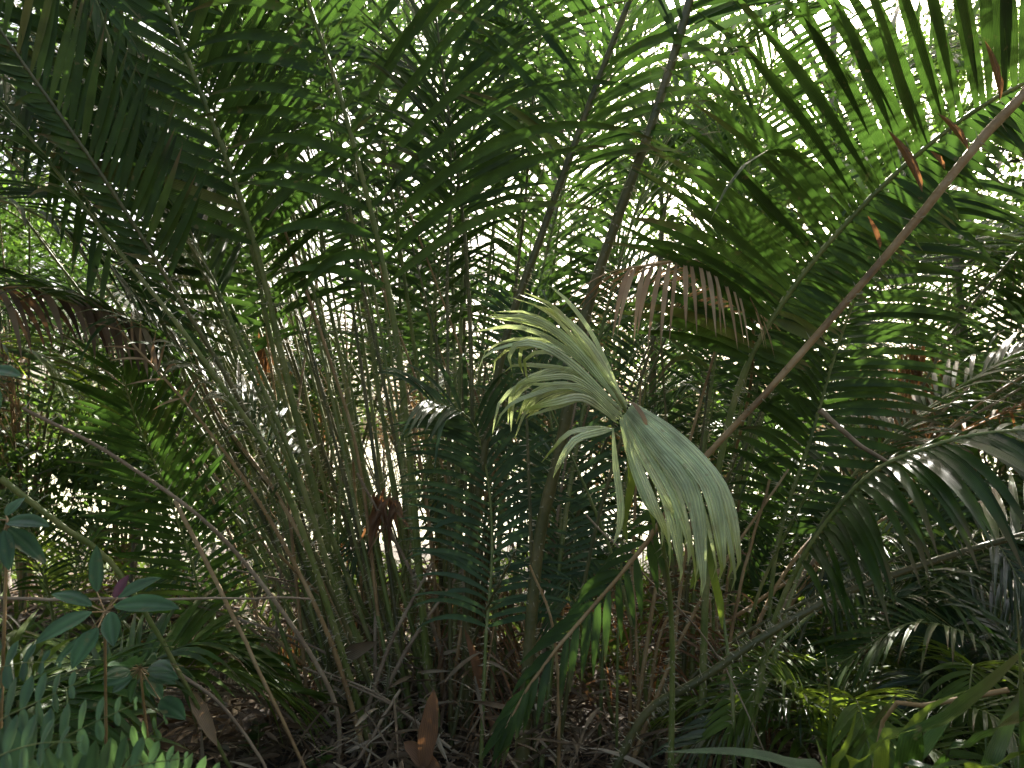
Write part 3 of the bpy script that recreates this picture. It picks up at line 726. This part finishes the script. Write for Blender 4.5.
strap_plant('broad strap-leaved plant with sunlit ribbed leaves in the bottom right corner',
            [(.066, 'green', [(905, 775, 1.75), (945, 722, 1.68), (985, 688, 1.62), (1030, 645, 1.55)]), (.068, 'green', [(930, 790, 1.7), (975, 745, 1.6), (1010, 722, 1.52), (1070, 700, 1.45)]),
             (.045, 'lime', [(880, 770, 1.8), (905, 735, 1.78), (930, 708, 1.75), (968, 690, 1.7)]), (.05, 'lime', [(960, 800, 1.65), (990, 770, 1.55), (1020, 755, 1.5), (1070, 745, 1.4)]),
             (.04, 'lime', [(850, 790, 1.75), (865, 760, 1.7), (885, 740, 1.66), (920, 728, 1.6)]), (.05, 'green', [(900, 800, 1.9), (925, 745, 1.95), (965, 700, 2.0), (1010, 690, 2.05)]),
             (.05, 'deep', [(980, 800, 1.6), (1000, 740, 1.65), (1025, 690, 1.7), (1060, 660, 1.7)]), (.045, 'blue', [(890, 800, 1.6), (940, 770, 1.5), (975, 762, 1.42), (1020, 775, 1.35)])])
strap_plant('small tuft of upright yellow-green blades at the bottom right of centre',
            [(.034, 'green', [(835, 790, 1.9), (845, 765, 1.9), (868, 730, 1.9), (903, 686, 1.88)]), (.020, 'green', [(830, 790, 1.92), (829, 740, 1.93), (830, 700, 1.93), (824, 645, 1.95)]),
             (.032, 'lime', [(832, 790, 1.85), (840, 760, 1.85), (850, 735, 1.85), (857, 706, 1.84)]), (.034, 'blue', [(830, 800, 1.75), (790, 765, 1.65), (735, 752, 1.58), (665, 752, 1.5)]),
             (.024, 'lime', [(826, 790, 1.9), (822, 760, 1.92), (815, 735, 1.95)]), (.03, 'green', [(845, 800, 1.8), (880, 775, 1.72), (920, 765, 1.65)])])
strap_plant('single tall green blade standing at the right edge', [(.03, 'green', [(1022, 790, 1.5), (1020, 700, 1.5), (1018, 640, 1.5), (1014, 585, 1.48)]), (.03, 'green', [(1035, 790, 1.5), (1045, 680, 1.5), (1060, 580, 1.5)])])

# ================================================================== background palms
GB = 'palms behind the thicket'
bgp = [(-150, 6.0, 'tall palm far left behind the dry brown frond', 9, 3.2), (120, 6.4, 'palm behind the leaning left stems', 9, 3.0), (330, 6.0, 'palm seen through gaps of the main clump', 9, 3.3),
       (560, 5.8, 'palm behind the olive stems at centre', 9, 3.4), (760, 6.4, 'palm below the bright sky gap behind the right frond', 6, 2.0), (1000, 6.2, 'palm at the right edge behind the brown diagonal stalk', 9, 3.0),
       (440, 7.5, 'farther palm behind the centre of the clump', 9, 3.6), (680, 7.8, 'farther palm behind the dry tan frond', 8, 3.4), (1180, 5.2, 'tall palm outside the right edge over the hanging leaflets', 8, 3.0), (240, 7.6, 'farther palm at left of the main clump', 9, 3.8),
       (850, 7.0, 'palm rising behind the broad backlit right frond', 6, 2.6), (960, 5.6, 'palm with fronds crossing behind the upper part of the brown diagonal stalk', 7, 2.9), (20, 6.2, 'palm at the far left edge behind the dry brown frond', 9, 3.4)]
for i, (px, d, lab, nf, H) in enumerate(bgp):
    g = np.random.default_rng(100 + i)
    root = base_at(px, d)
    o = thing('background_palm', lab, 'palm', root, GB)
    for k in range(nf):
        az = 2 * math.pi * k / nf + g.normal(0, .3); out = np.array([math.cos(az), math.sin(az), 0])
        h = H * g.uniform(.55, 1.1); rr = g.uniform(.9, 1.7)
        pts = [root, root + out * rr * .15 + [0, 0, h * .5], root + out * rr * .45 + [0, 0, h * .88], root + out * rr * .9 + [0, 0, h * .98], root + out * rr * 1.35 + [0, 0, h * .82]]
        frond(o, pts, leaf_from=.45, n=27, L=g.uniform(.45, .7), W=.034, N=(0, 0, 1) + out * -.2, droop=g.uniform(.4, .9), r0=.013, mat=['deep', 'green', 'blue', 'deep', 'green'][int(g.integers(0, 5))],
              pmat=['stem', 'olive', 'brown'][int(g.integers(0, 3))], spines=0, segs=5)
    for k in range(4):
        az = g.uniform(0, 6.28); out = np.array([math.cos(az), math.sin(az), 0]); h = H * g.uniform(.4, .75); rr = g.uniform(.4, .9)
        frond(o, [root, root + out * rr * .2 + [0, 0, h * .55], root + out * rr * .5 + [0, 0, h], root + out * rr * .9 + [0, 0, h * .9], root + out * rr * 1.2 + [0, 0, h * .55]], leaf_from=.4, n=26, L=.42, W=.016, N=(0, 0, 1), vup=-35, droop=2.2,
              r0=.011, mat=['tan', 'rust', 'litter'][k % 3], pmat='brown', spines=0, missing=.25, curl=.9, segs=5, name='dead_frond', label='dry hanging frond')
    for k in range(7):
        az = g.uniform(0, 6.28); out = np.array([math.cos(az), math.sin(az) * .6, 0]); h = H * g.uniform(.5, 1.05); rr = g.uniform(.2, 1.1)
        bare_stem(o, [root + g.normal(0, .15, 3) * [1, 1, 0], root + out * rr * .35 + [0, 0, h * .5], root + out * rr + [0, 0, h]], .011, .005, ['brown', 'stick', 'olive', 'stem'][k % 4], 0, 'dead_stalk')

# ================================================================== trees and shrubs
def leaf_cloud(buf, centres, radius, per, ln, wd, g):
    m = len(centres) * per
    c = np.repeat(centres, per, 0); rad = np.repeat(np.broadcast_to(radius, (len(centres),)), per)
    off = nrm(g.normal(size=(m, 3))) * (g.random(m) ** .55 * rad)[:, None]; off[:, 2] *= .7
    d = nrm(off * .6 + g.normal(size=(m, 3)) * .5 * rad[:, None] + [0, 0, -.12])
    n = nrm(g.normal(size=(m, 3)) * .6 + [0, 0, 1])
    strips(buf, c + off, d, n, ln * g.uniform(.6, 1.3, m), wd * g.uniform(.7, 1.3, m), g.uniform(.1, .5, m), segs=3, fold=.25, prof='ell', curl=.2)


def tree(x, y, H, rt, label, crown_z, crown_r, ncl, per, mat, seed, group='trees behind the thicket', name='tree', bark='bark', lean=(0, 0), ln=.09, wd=.038, low=.35):
    g = np.random.default_rng(seed)
    per = int(per * (2.1 if name == 'tree' else 1.2))
    root = on_ground([x, y, 0])
    o = thing(name, label, 'tree' if name == 'tree' else 'shrub', root, group)
    tb = Buf()
    ctr = root + np.array([lean[0], lean[1], H])
    c, _ = spline([root - [0, 0, .1], root + np.array([lean[0] * .3 + g.normal(0, .08), lean[1] * .3, H * .4]), root + np.array([lean[0] * .7 + g.normal(0, .1), lean[1] * .7, H * .75]), ctr], 24)
    rad = rt * (1 - .75 * np.linspace(0, 1, 24)); rad[0] *= 1.35
    tube(tb, c, rad * (1 + .06 * np.sin(np.arange(24) * 2.1)), 10, ridge=.05)
    cents = []
    nl = max(4, ncl // 5)
    for k in range(nl):
        f = g.uniform(low, 1.0); p = c[int(f * 23)]
        az = g.uniform(0, 6.28); dv = nrm(np.array([math.cos(az), math.sin(az), g.uniform(.1, .9)]))
        ll = crown_r * g.uniform(.5, 1.0)
        e = p + dv * ll
        q, _ = spline([p, p + dv * ll * .5 + [0, 0, .08 * ll], e], 10)
        tube(tb, q, np.linspace(rt * .35, rt * .08, 10), 6)
        for s in range(max(1, ncl // nl)):
            cents.append(q[int(g.integers(4, 10))] + g.normal(0, .28 * crown_r, 3) * [1, 1, .7])
    tb.build('trunk' if name == 'tree' else 'stem', M[bark], o)
    lb = Buf(); cents = np.array(cents)
    cents[:, 2] = np.maximum(cents[:, 2], root[2] + .25)
    leaf_cloud(lb, cents, g.uniform(.22, .42, len(cents)) * (crown_r / 1.3) ** .5, per, ln, wd, g)
    lb.build('crown' if name == 'tree' else 'foliage', M[mat], o)


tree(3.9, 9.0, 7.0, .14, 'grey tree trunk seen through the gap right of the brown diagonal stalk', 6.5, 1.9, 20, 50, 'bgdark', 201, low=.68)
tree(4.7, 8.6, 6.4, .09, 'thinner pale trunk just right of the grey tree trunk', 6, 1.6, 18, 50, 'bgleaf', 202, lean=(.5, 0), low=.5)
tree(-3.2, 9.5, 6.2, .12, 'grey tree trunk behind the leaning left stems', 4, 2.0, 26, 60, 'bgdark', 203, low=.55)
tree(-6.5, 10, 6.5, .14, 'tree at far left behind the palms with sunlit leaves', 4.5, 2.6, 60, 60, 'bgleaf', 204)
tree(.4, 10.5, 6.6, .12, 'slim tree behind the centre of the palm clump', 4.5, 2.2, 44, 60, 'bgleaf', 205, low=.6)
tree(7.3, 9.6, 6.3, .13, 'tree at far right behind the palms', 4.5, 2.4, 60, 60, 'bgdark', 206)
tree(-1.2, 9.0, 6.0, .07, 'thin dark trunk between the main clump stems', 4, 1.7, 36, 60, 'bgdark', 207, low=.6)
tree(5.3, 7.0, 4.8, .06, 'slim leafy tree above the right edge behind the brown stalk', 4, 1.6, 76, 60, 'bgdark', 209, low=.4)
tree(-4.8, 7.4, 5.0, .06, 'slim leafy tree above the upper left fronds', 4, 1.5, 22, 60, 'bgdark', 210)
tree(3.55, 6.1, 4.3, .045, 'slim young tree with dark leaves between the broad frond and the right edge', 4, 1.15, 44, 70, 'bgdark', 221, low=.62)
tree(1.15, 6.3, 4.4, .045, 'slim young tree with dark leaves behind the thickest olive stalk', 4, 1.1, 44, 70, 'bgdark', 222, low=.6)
for i, (x, y, lab_) in enumerate([(-5.0, -3.0, 'unseen broad tree added behind the viewpoint on the left for shade'), (4.2, -3.6, 'unseen broad tree added behind the viewpoint on the right for shade'),
                                  (-7.5, 1.5, 'unseen broad tree added outside the frame on the left for shade'), (7.2, .6, 'unseen broad tree added outside the frame on the right for shade')]):
    tree(x, y, 6.5, .16, lab_, 5, 2.8, 70, 24, 'bgdark', 230 + i, 'unseen shade trees added around the viewpoint', ln=.34, wd=.13, low=.25)  # added out of view to block open sky and deepen the shade
shr = [(-7.2, 8.5, 2.6), (-5.6, 7.6, 2.4), (-4.3, 8.8, 2.8), (-2.6, 8.0, 2.2), (-1.6, 10.2, 2.8), (-.3, 8.6, 2.4), (1.1, 9.4, 2.6), (2.2, 8.2, 2.0), (3.2, 10.0, 2.4), (4.6, 7.4, 1.5), (5.7, 9.0, 2.1), (6.8, 8.0, 2.0), (2.9, 6.6, 1.2), (5.3, 6.2, 1.3), (-4.9, 6.3, 1.5), (-3.4, 7.0, 1.8), (-6.3, 9.6, 2.2), (-3.9, 5.6, 1.1), (-2.9, 5.9, 1.2), (-2.2, 6.6, 1.3), (3.6, 6.0, 1.0)]
desc = ['leafy shrub at the far left edge in sun', 'sunlit shrub behind the left dry frond', 'tall leafy shrub left of the leaning stems', 'shrub glowing yellow-green through the left stems',
        'tall shrub far behind the main clump', 'shrub behind the central stems', 'shrub behind the two olive stems', 'shrub behind the pale leaf', 'shrub between pale leaf and grey trunk far back',
        'low shrub below the grey tree trunk', 'leafy shrub right of the grey trunk', 'sunlit shrub at the far right edge', 'low bright shrub right of the clump foot', 'low shrub at right behind the hanging leaflets', 'low shrub at the left edge behind the young palms', 'shrub between the left edge and the leaning stems', 'shrub farther back at the left edge', 'low bush on the floor at the left edge behind the sloping green stick', 'low bush behind the small flat-fronded young palm', 'low bush glimpsed between the leaning stems', 'low bush behind the slanting olive stalk at right']
for i, (x, y, H) in enumerate(shr):
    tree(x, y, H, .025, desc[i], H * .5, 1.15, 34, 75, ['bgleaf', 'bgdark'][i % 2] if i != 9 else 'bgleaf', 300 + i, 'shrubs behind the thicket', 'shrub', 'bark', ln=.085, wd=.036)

# ================================================================== seedling shrub, ferns at lower left
def seedling(root, top, leaves, label, name='seedling', mats=None):
    o = thing(name, label, 'plant', root, None)
    sb = Buf(); c, _ = spline([root, (np.asarray(root) + top) / 2 + [.02, 0, 0], top], 16); tube(sb, c, np.linspace(.006, .003, 16), 6); sb.build('stem', M['brown'], o)
    for (x0, y0, x1, y1, d0, d1, w, mk) in leaves:
        p0 = P(x0, y0, d0); p1 = P(x1, y1, d1); dv = p1 - p0; ln = np.linalg.norm(dv)
        bb = Buf()
        q = np.asarray(top); c2, _ = spline([q, (q + p0) / 2, p0], 5); 
        strips(bb, p0[None], nrm(dv)[None], np.array([[rng.normal(0, .2), -.75, .8]]), np.array([ln]), np.array([w]), np.array([.25]), segs=12, fold=.32, prof='ell', curl=.3, jag=.06)
        lo = bb.build('leaf', M[mk], o)
        tb = Buf(); tube(tb, c2, np.full(5, .0016), 5); tb.build('leaf_stalk', M['brown'], lo)


root = on_ground(P(96, 760, 2.1)); top = P(105, 612, 1.75)
seedling(root, top, [(114, 606, 180, 600, 1.73, 1.68, .046, 'shrub'), (92, 612, 32, 640, 1.72, 1.64, .044, 'shrub'), (92, 606, 52, 588, 1.78, 1.84, .036, 'shrub'), (98, 628, 70, 668, 1.7, 1.64, .048, 'shrub'),
                     (110, 612, 114, 645, 1.72, 1.66, .042, 'shrub'), (118, 598, 160, 574, 1.78, 1.84, .036, 'shrub'), (97, 592, 97, 545, 1.78, 1.8, .036, 'shrub'), (114, 598, 128, 574, 1.74, 1.76, .024, 'purple'),
                     (86, 636, 52, 664, 1.75, 1.72, .03, 'shrub')], 'seedling with a whorl of large blue-green oval leaves at lower left')
root = on_ground(P(158, 768, 2.2)); top = P(140, 668, 1.95)
lv = []
for k in range(13):
    a = k * 2.4; x = 140 + 34 * math.cos(a) * (1 + .3 * rng.random()); y = 672 + 24 * math.sin(a) + 8 * rng.random()
    lv.append((140 + 10 * math.cos(a), 672 + 8 * math.sin(a), x, y, 1.95 + .05 * math.sin(a), 1.9 + .12 * math.sin(a), .04, 'shrub'))
lv.append((160, 700, 186, 716, 1.9, 1.85, .05, 'shrub'))
seedling(root, top, lv, 'bushy dark seedling with rounded leaves below the oval-leaved one')
root = on_ground(P(-20, 760, 1.9)); top = P(8, 520, 1.65)
seedling(root, top, [(6, 522, 50, 520, 1.65, 1.6, .04, 'shrub'), (8, 528, 48, 560, 1.65, 1.62, .04, 'shrub'), (0, 520, -30, 540, 1.65, 1.6, .04, 'shrub'), (6, 516, 24, 496, 1.66, 1.7, .03, 'shrub'), (4, 530, 10, 570, 1.63, 1.6, .035, 'shrub')],
         'seedling with bluish leaves cut by the left edge at mid height')
root = on_ground(P(-30, 700, 1.6)); top = P(-14, 372, 1.4)
seedling(root, top, [(-12, 370, 22, 372, 1.4, 1.37, .03, 'shrub'), (-14, 374, -40, 390, 1.4, 1.37, .03, 'shrub'), (-14, 380, 0, 410, 1.4, 1.37, .03, 'shrub')], 'thin seedling poking one dark leaf in at the left edge')


def fern(label, fronds):
    root = on_ground(P(*fronds[0][0]))
    o = thing('fern', label, 'fern', root, 'ferns at lower left')
    for q in fronds:
        c, ln = spline([root] + [P(*a) for a in q], 60); c = c[-36:]
        lead, _ = spline([root, (root + c[0]) / 2 + [0, 0, .03], c[0]], 10)
        T = nrm(np.gradient(c, axis=0)); up = np.array([0, -1.3, .7]); Nn = nrm(up - (T @ up)[:, None] * T); S = np.cross(T, Nn)
        bb = Buf(); n = 16; ss = np.linspace(0, 1, n); idx = np.clip((5 + ss * 30), 0, 35).astype(int)
        for sd in (-1, 1):
            d = nrm(S[idx] * sd + T[idx] * .35); l = .092 * (1 - ss ** 2.5) + .012
            strips(bb, c[idx], d, Nn[idx] + rng.normal(0, .12, (n, 3)), l, (.038 * (1 - ss ** 2.5) + .008), np.full(n, .18), segs=5, fold=.12, prof='strap', jag=.12)
        f = bb.build('frond', M['fern'], o)
        sb = Buf(); tube(sb, np.vstack([lead[:-1], c]), np.linspace(.003, .001, 45), 5); sb.build('stalk', M['stem'], f)


fern('fern with toothed pale green fronds in the bottom left corner',
     [[(-70, 790, 1.55), (-10, 728, 1.5), (35, 703, 1.46), (88, 678, 1.42)], [(-50, 830, 1.5), (20, 768, 1.42), (75, 732, 1.38), (135, 704, 1.34)], [(-90, 760, 1.6), (-40, 690, 1.6), (10, 665, 1.58), (60, 662, 1.55)], [(-70, 820, 1.4), (-20, 768, 1.34), (30, 745, 1.3), (80, 742, 1.26)]])
fern('second fern just below the oval-leaved seedling at the bottom edge', [[(20, 830, 1.55), (80, 790, 1.5), (125, 768, 1.46), (185, 758, 1.42)], [(60, 840, 1.7), (110, 780, 1.7), (140, 745, 1.68), (165, 720, 1.66)], [(90, 850, 1.6), (150, 800, 1.55), (190, 785, 1.5), (240, 784, 1.45)]])

# small herbs on the floor
for i, (px, py, d, lab) in enumerate([(205, 735, 2.5, 'small leafy herb on the litter at the bottom left'), (235, 748, 2.6, 'tiny herb beside the stump at the bottom left'), (322, 745, 2.9, 'tiny green sprout on the litter left of the clump foot'),
                                      (255, 640, 3.3, 'small dark-leaved seedling among the leaning stems'), (318, 630, 3.1, 'round-leaved seedling in front of the clump foot'), (850, 640, 3.0, 'bright sprout below the slanting olive stalk')]):
    rt = on_ground(P(px, py + 25, d)); tp = rt + np.array([0.02, 0, .14 + .08 * rng.random()])
    o = thing('herb', lab, 'plant', rt, 'small herbs on the litter')
    sb = Buf(); c, _ = spline([rt, (rt + tp) / 2 + [.01, 0, 0], tp], 8); tube(sb, c, np.full(8, .002), 5); sb.build('stem', M['stem'], o)
    bb = Buf(); m = 14; az = rng.uniform(0, 6.28, m); f = rng.uniform(.3, 1, m)
    strips(bb, rt + (tp - rt) * f[:, None], np.stack([np.cos(az), np.sin(az), rng.uniform(.1, .6, m)], 1), np.tile([0, -.2, 1.], (m, 1)), rng.uniform(.04, .08, m), rng.uniform(.018, .03, m), np.full(m, .3), segs=5, fold=.15, prof='ell')
    bb.build('leaves', M['lime' if i == 5 else 'green'], o)

# ================================================================== sticks and fallen leaves
GS = 'dead sticks in the thicket'


def stick(p, r, label, mat='stick'):
    b_ = Buf(); c, _ = spline(p, 18); c = c + rng.normal(0, .0015, c.shape); tube(b_, c, np.linspace(r, r * .6, 18), 6)
    tag(b_.build('stick', M[mat], origin=c[0]), label, 'stick', GS)


stick([P(-30, 597, 2.3), P(120, 599, 2.35), P(310, 598, 2.5)], .0055, 'thin straight pale stick lying level across the lower left behind the oval leaves')
stick([P(0, 478, 2.5), P(60, 525, 2.6), P(130, 588, 2.75), on_ground(P(250, 700, 3.0))], .011, 'pale green-grey stick sloping down from the left edge above the oval leaves', 'stem')
stick([on_ground(P(275, 772, 2.9)), on_ground(P(345, 728, 3.1)) + [0, 0, .05], P(400, 690, 3.3)], .011, 'pale stick lying on the litter at the bottom left of the clump')
stick([P(158, 660, 2.9), P(230, 715, 2.85), on_ground(P(305, 765, 2.8))], .008, 'thin grey stick sloping down to the right over the litter at the bottom left')
stick([P(175, 500, 3.1), P(230, 610, 3.0), on_ground(P(330, 735, 2.9))], .010, 'brown stick leaning from the left onto the clump foot', 'brown')
stick([P(585, 515, 2.9), P(640, 570, 2.9), P(720, 660, 2.9), on_ground(P(800, 700, 2.9))], .004, 'very thin pale stick crossing below the pale leaf')
stick([on_ground(P(560, 720, 3.1)), P(555, 640, 3.05), P(530, 565, 3.0)], .008, 'thin brown stick standing left of the drooping green tip', 'brown')
stick([on_ground(P(705, 730, 3.3)), P(740, 590, 3.3), P(770, 480, 3.3)], .009, 'dark stick standing among the red-brown dry bases', 'brown')
stick([P(1010, 690, 1.75), P(930, 705, 1.85), P(880, 735, 1.95), on_ground(P(850, 775, 2.0))], .006, 'pale curved stalk arching over the strap leaves at lower right', 'brown')
stick([P(820, 410, 3.2), P(860, 445, 3.2), P(910, 475, 3.2)], .012, 'broken pale stalk hanging across the right gap')
stick([P(700, 640, 3.6), P(820, 560, 3.9), P(960, 470, 4.2)], .010, 'dry brown stalk slanting right behind the hanging leaflets', 'brown')

GF = 'large fallen leaves on the litter'
big = [((434, 690, 2.85), (424, 762, 2.8), .13, 'rust', 'orange-brown dry leaf standing against the clump foot'), ((404, 742, 2.85), (440, 770, 2.8), .12, 'rust', 'red-brown curled leaf under the orange-brown dry leaf'),
       ((340, 660, 3.4), (370, 640, 3.35), .12, 'litter', 'broad dark brown leaf lodged in the clump foot'), ((485, 700, 3.3), (470, 640, 3.3), .08, 'rust', 'dry leaf caught between the olive stems'), ((190, 690, 2.9), (215, 735, 2.85), .1, 'tan', 'pale dry sheath standing on the litter at lower left')]
for (a, c_, w, mk, lab) in big:
    p0, p1 = P(*a), P(*c_); dv = p1 - p0
    gz = float(ground_z(p0[0], p0[1]))
    bb = Buf(); strips(bb, p0[None], nrm(dv)[None], np.array([[.2, -1, .5]]), np.array([np.linalg.norm(dv) * 1.2]), np.array([w * .62]), np.array([.3]), segs=9, fold=.55, prof='ell', curl=.4, jag=.1)
    tag(bb.build('fallen_leaf', M[mk], origin=p0), lab, 'fallen leaf', GF)

# hanging dry masses in the right gap and left
GH = 'dry hanging palm leaves'
for (px, py, d, lab, w_) in [(912, 350, 4.6, 'bunch of dry brown leaves hanging in the bright right gap', 1), (760, 225, 4.2, 'dry brown leaf bunch hanging by the bright sky gap', 1), (268, 340, 4.6, 'dry brown leaf bunch hanging behind the left stems', .8), (385, 500, 3.6, 'dark dry bunch lodged among the central stems', .6)]:
    top_ = P(px, py, d); m = 34
    bb = Buf()
    strips(bb, top_ + rng.normal(0, .03, (m, 3)), np.stack([rng.normal(0, .3, m), rng.normal(0, .3, m), -np.ones(m)], 1), rng.normal(size=(m, 3)), rng.uniform(.15, .48, m) * w_, rng.uniform(.012, .034, m), np.full(m, .4), segs=7, fold=.6, curl=1.4, jag=.1)
    tag(bb.build('dry_leaf_bunch', M['rust'], origin=top_), lab, 'dry leaves', GH)

# leaf litter: nobody could count it
lb = Buf(); m = 14000
x = rng.uniform(-4.5, 4.5, m); y = rng.uniform(1.2, 8.0, m)
az = rng.uniform(0, 6.28, m)
strips(lb, np.stack([x, y, ground_z(x, y) + rng.uniform(.005, .05, m)], 1), np.stack([np.cos(az), np.sin(az), rng.normal(.05, .25, m)], 1), np.stack([rng.normal(0, .4, m), rng.normal(0, .4, m), np.ones(m)], 1),
       rng.uniform(.05, .30, m), rng.uniform(.012, .045, m), rng.uniform(0, .4, m), segs=4, fold=.3, curl=.6, prof='palm')
tag(lb.build('leaf_litter', M['litter']), 'brown dry leaf litter covering the forest floor', 'leaf litter', None, 'stuff')
hb = Buf(); m = 2600
x = rng.normal(-.2, .75, m); y = rng.normal(3.5, .55, m); az = rng.uniform(0, 6.28, m); z = ground_z(x, y) + rng.random(m) ** 2.2 * .42 * np.exp(-((x + .1) ** 2) / 1.2)
strips(hb, np.stack([x, y, z], 1), np.stack([np.cos(az), np.sin(az), rng.normal(-.1, .55, m)], 1), rng.normal(size=(m, 3)), rng.uniform(.05, .30, m), rng.uniform(.005, .022, m), rng.uniform(0, .6, m), segs=4, fold=.4, curl=.8)
tag(hb.build('dry_debris', M['litter']), 'tangled dry leaf scraps heaped round the palm feet', 'leaf litter', None, 'stuff')
gb = Buf(); m = 3600
x = rng.uniform(-7, 8, m); y = rng.uniform(4.2, 9, m); az = rng.uniform(0, 6.28, m)
strips(gb, np.stack([x, y, ground_z(x, y)], 1), np.stack([np.cos(az) * .5, np.sin(az) * .5, rng.uniform(.5, 1, m)], 1), rng.normal(size=(m, 3)), rng.uniform(.12, .45, m), rng.uniform(.02, .05, m), rng.uniform(.3, 1.2, m), segs=5, fold=.25, prof='palm')
tag(gb.build('undergrowth', M['bgleaf']), 'low green undergrowth behind the palms', 'undergrowth', None, 'stuff')

# ================================================================== light
SUN_EL, SUN_AZ = R(37), R(20)          # high behind the thicket, to the right of the view
w = bpy.data.worlds.new('World'); scn.world = w; w.use_nodes = True
nt = w.node_tree; bg = nt.nodes['Background']
sky = nt.nodes.new('ShaderNodeTexSky'); sky.sky_type = 'NISHITA'; sky.sun_disc = False
sky.sun_elevation = SUN_EL; sky.sun_rotation = SUN_AZ; sky.dust_density = 7.0; sky.air_density = .7; sky.ozone_density = .3
warm = nt.nodes.new('ShaderNodeMixRGB'); warm.blend_type = 'MULTIPLY'; warm.inputs[0].default_value = 1; warm.inputs[2].default_value = (1, .985, .94, 1)
nt.links.new(sky.outputs[0], warm.inputs[1]); nt.links.new(warm.outputs[0], bg.inputs['Color']); bg.inputs['Strength'].default_value = .10
sun = bpy.data.lights.new('sun', 'SUN'); sun.energy = 5.0; sun.angle = R(.5); sun.color = (1, .95, .86)
so = bpy.data.objects.new('sun', sun); COL.objects.link(so)
from mathutils import Vector
dirv = Vector((math.sin(SUN_AZ) * math.cos(SUN_EL), math.cos(SUN_AZ) * math.cos(SUN_EL), math.sin(SUN_EL)))
so.rotation_euler = dirv.to_track_quat('Z', 'Y').to_euler(); so.location = dirv * 30

cam = bpy.data.cameras.new('camera'); co = bpy.data.objects.new('camera', cam); COL.objects.link(co)
co.location = CAM; co.rotation_euler = (R(90) + PITCH, 0, 0)
cam.sensor_width = 36; cam.lens = 36 * F / 1024; cam.clip_end = 2000; cam.clip_start = .05
cam.dof.use_dof = True; cam.dof.focus_distance = 2.9; cam.dof.aperture_fstop = 4.5
scn.camera = co

vs = scn.view_settings; vs.view_transform = 'Standard'; vs.look = 'None'; vs.exposure = 2.5; vs.gamma = 1
scn.render.engine = 'CYCLES'
cy = scn.cycles
cy.use_denoising = True
cy.max_bounces = 8; cy.diffuse_bounces = 4; cy.glossy_bounces = 3; cy.transmission_bounces = 5; cy.transparent_max_bounces = 8
cy.sample_clamp_indirect = 8
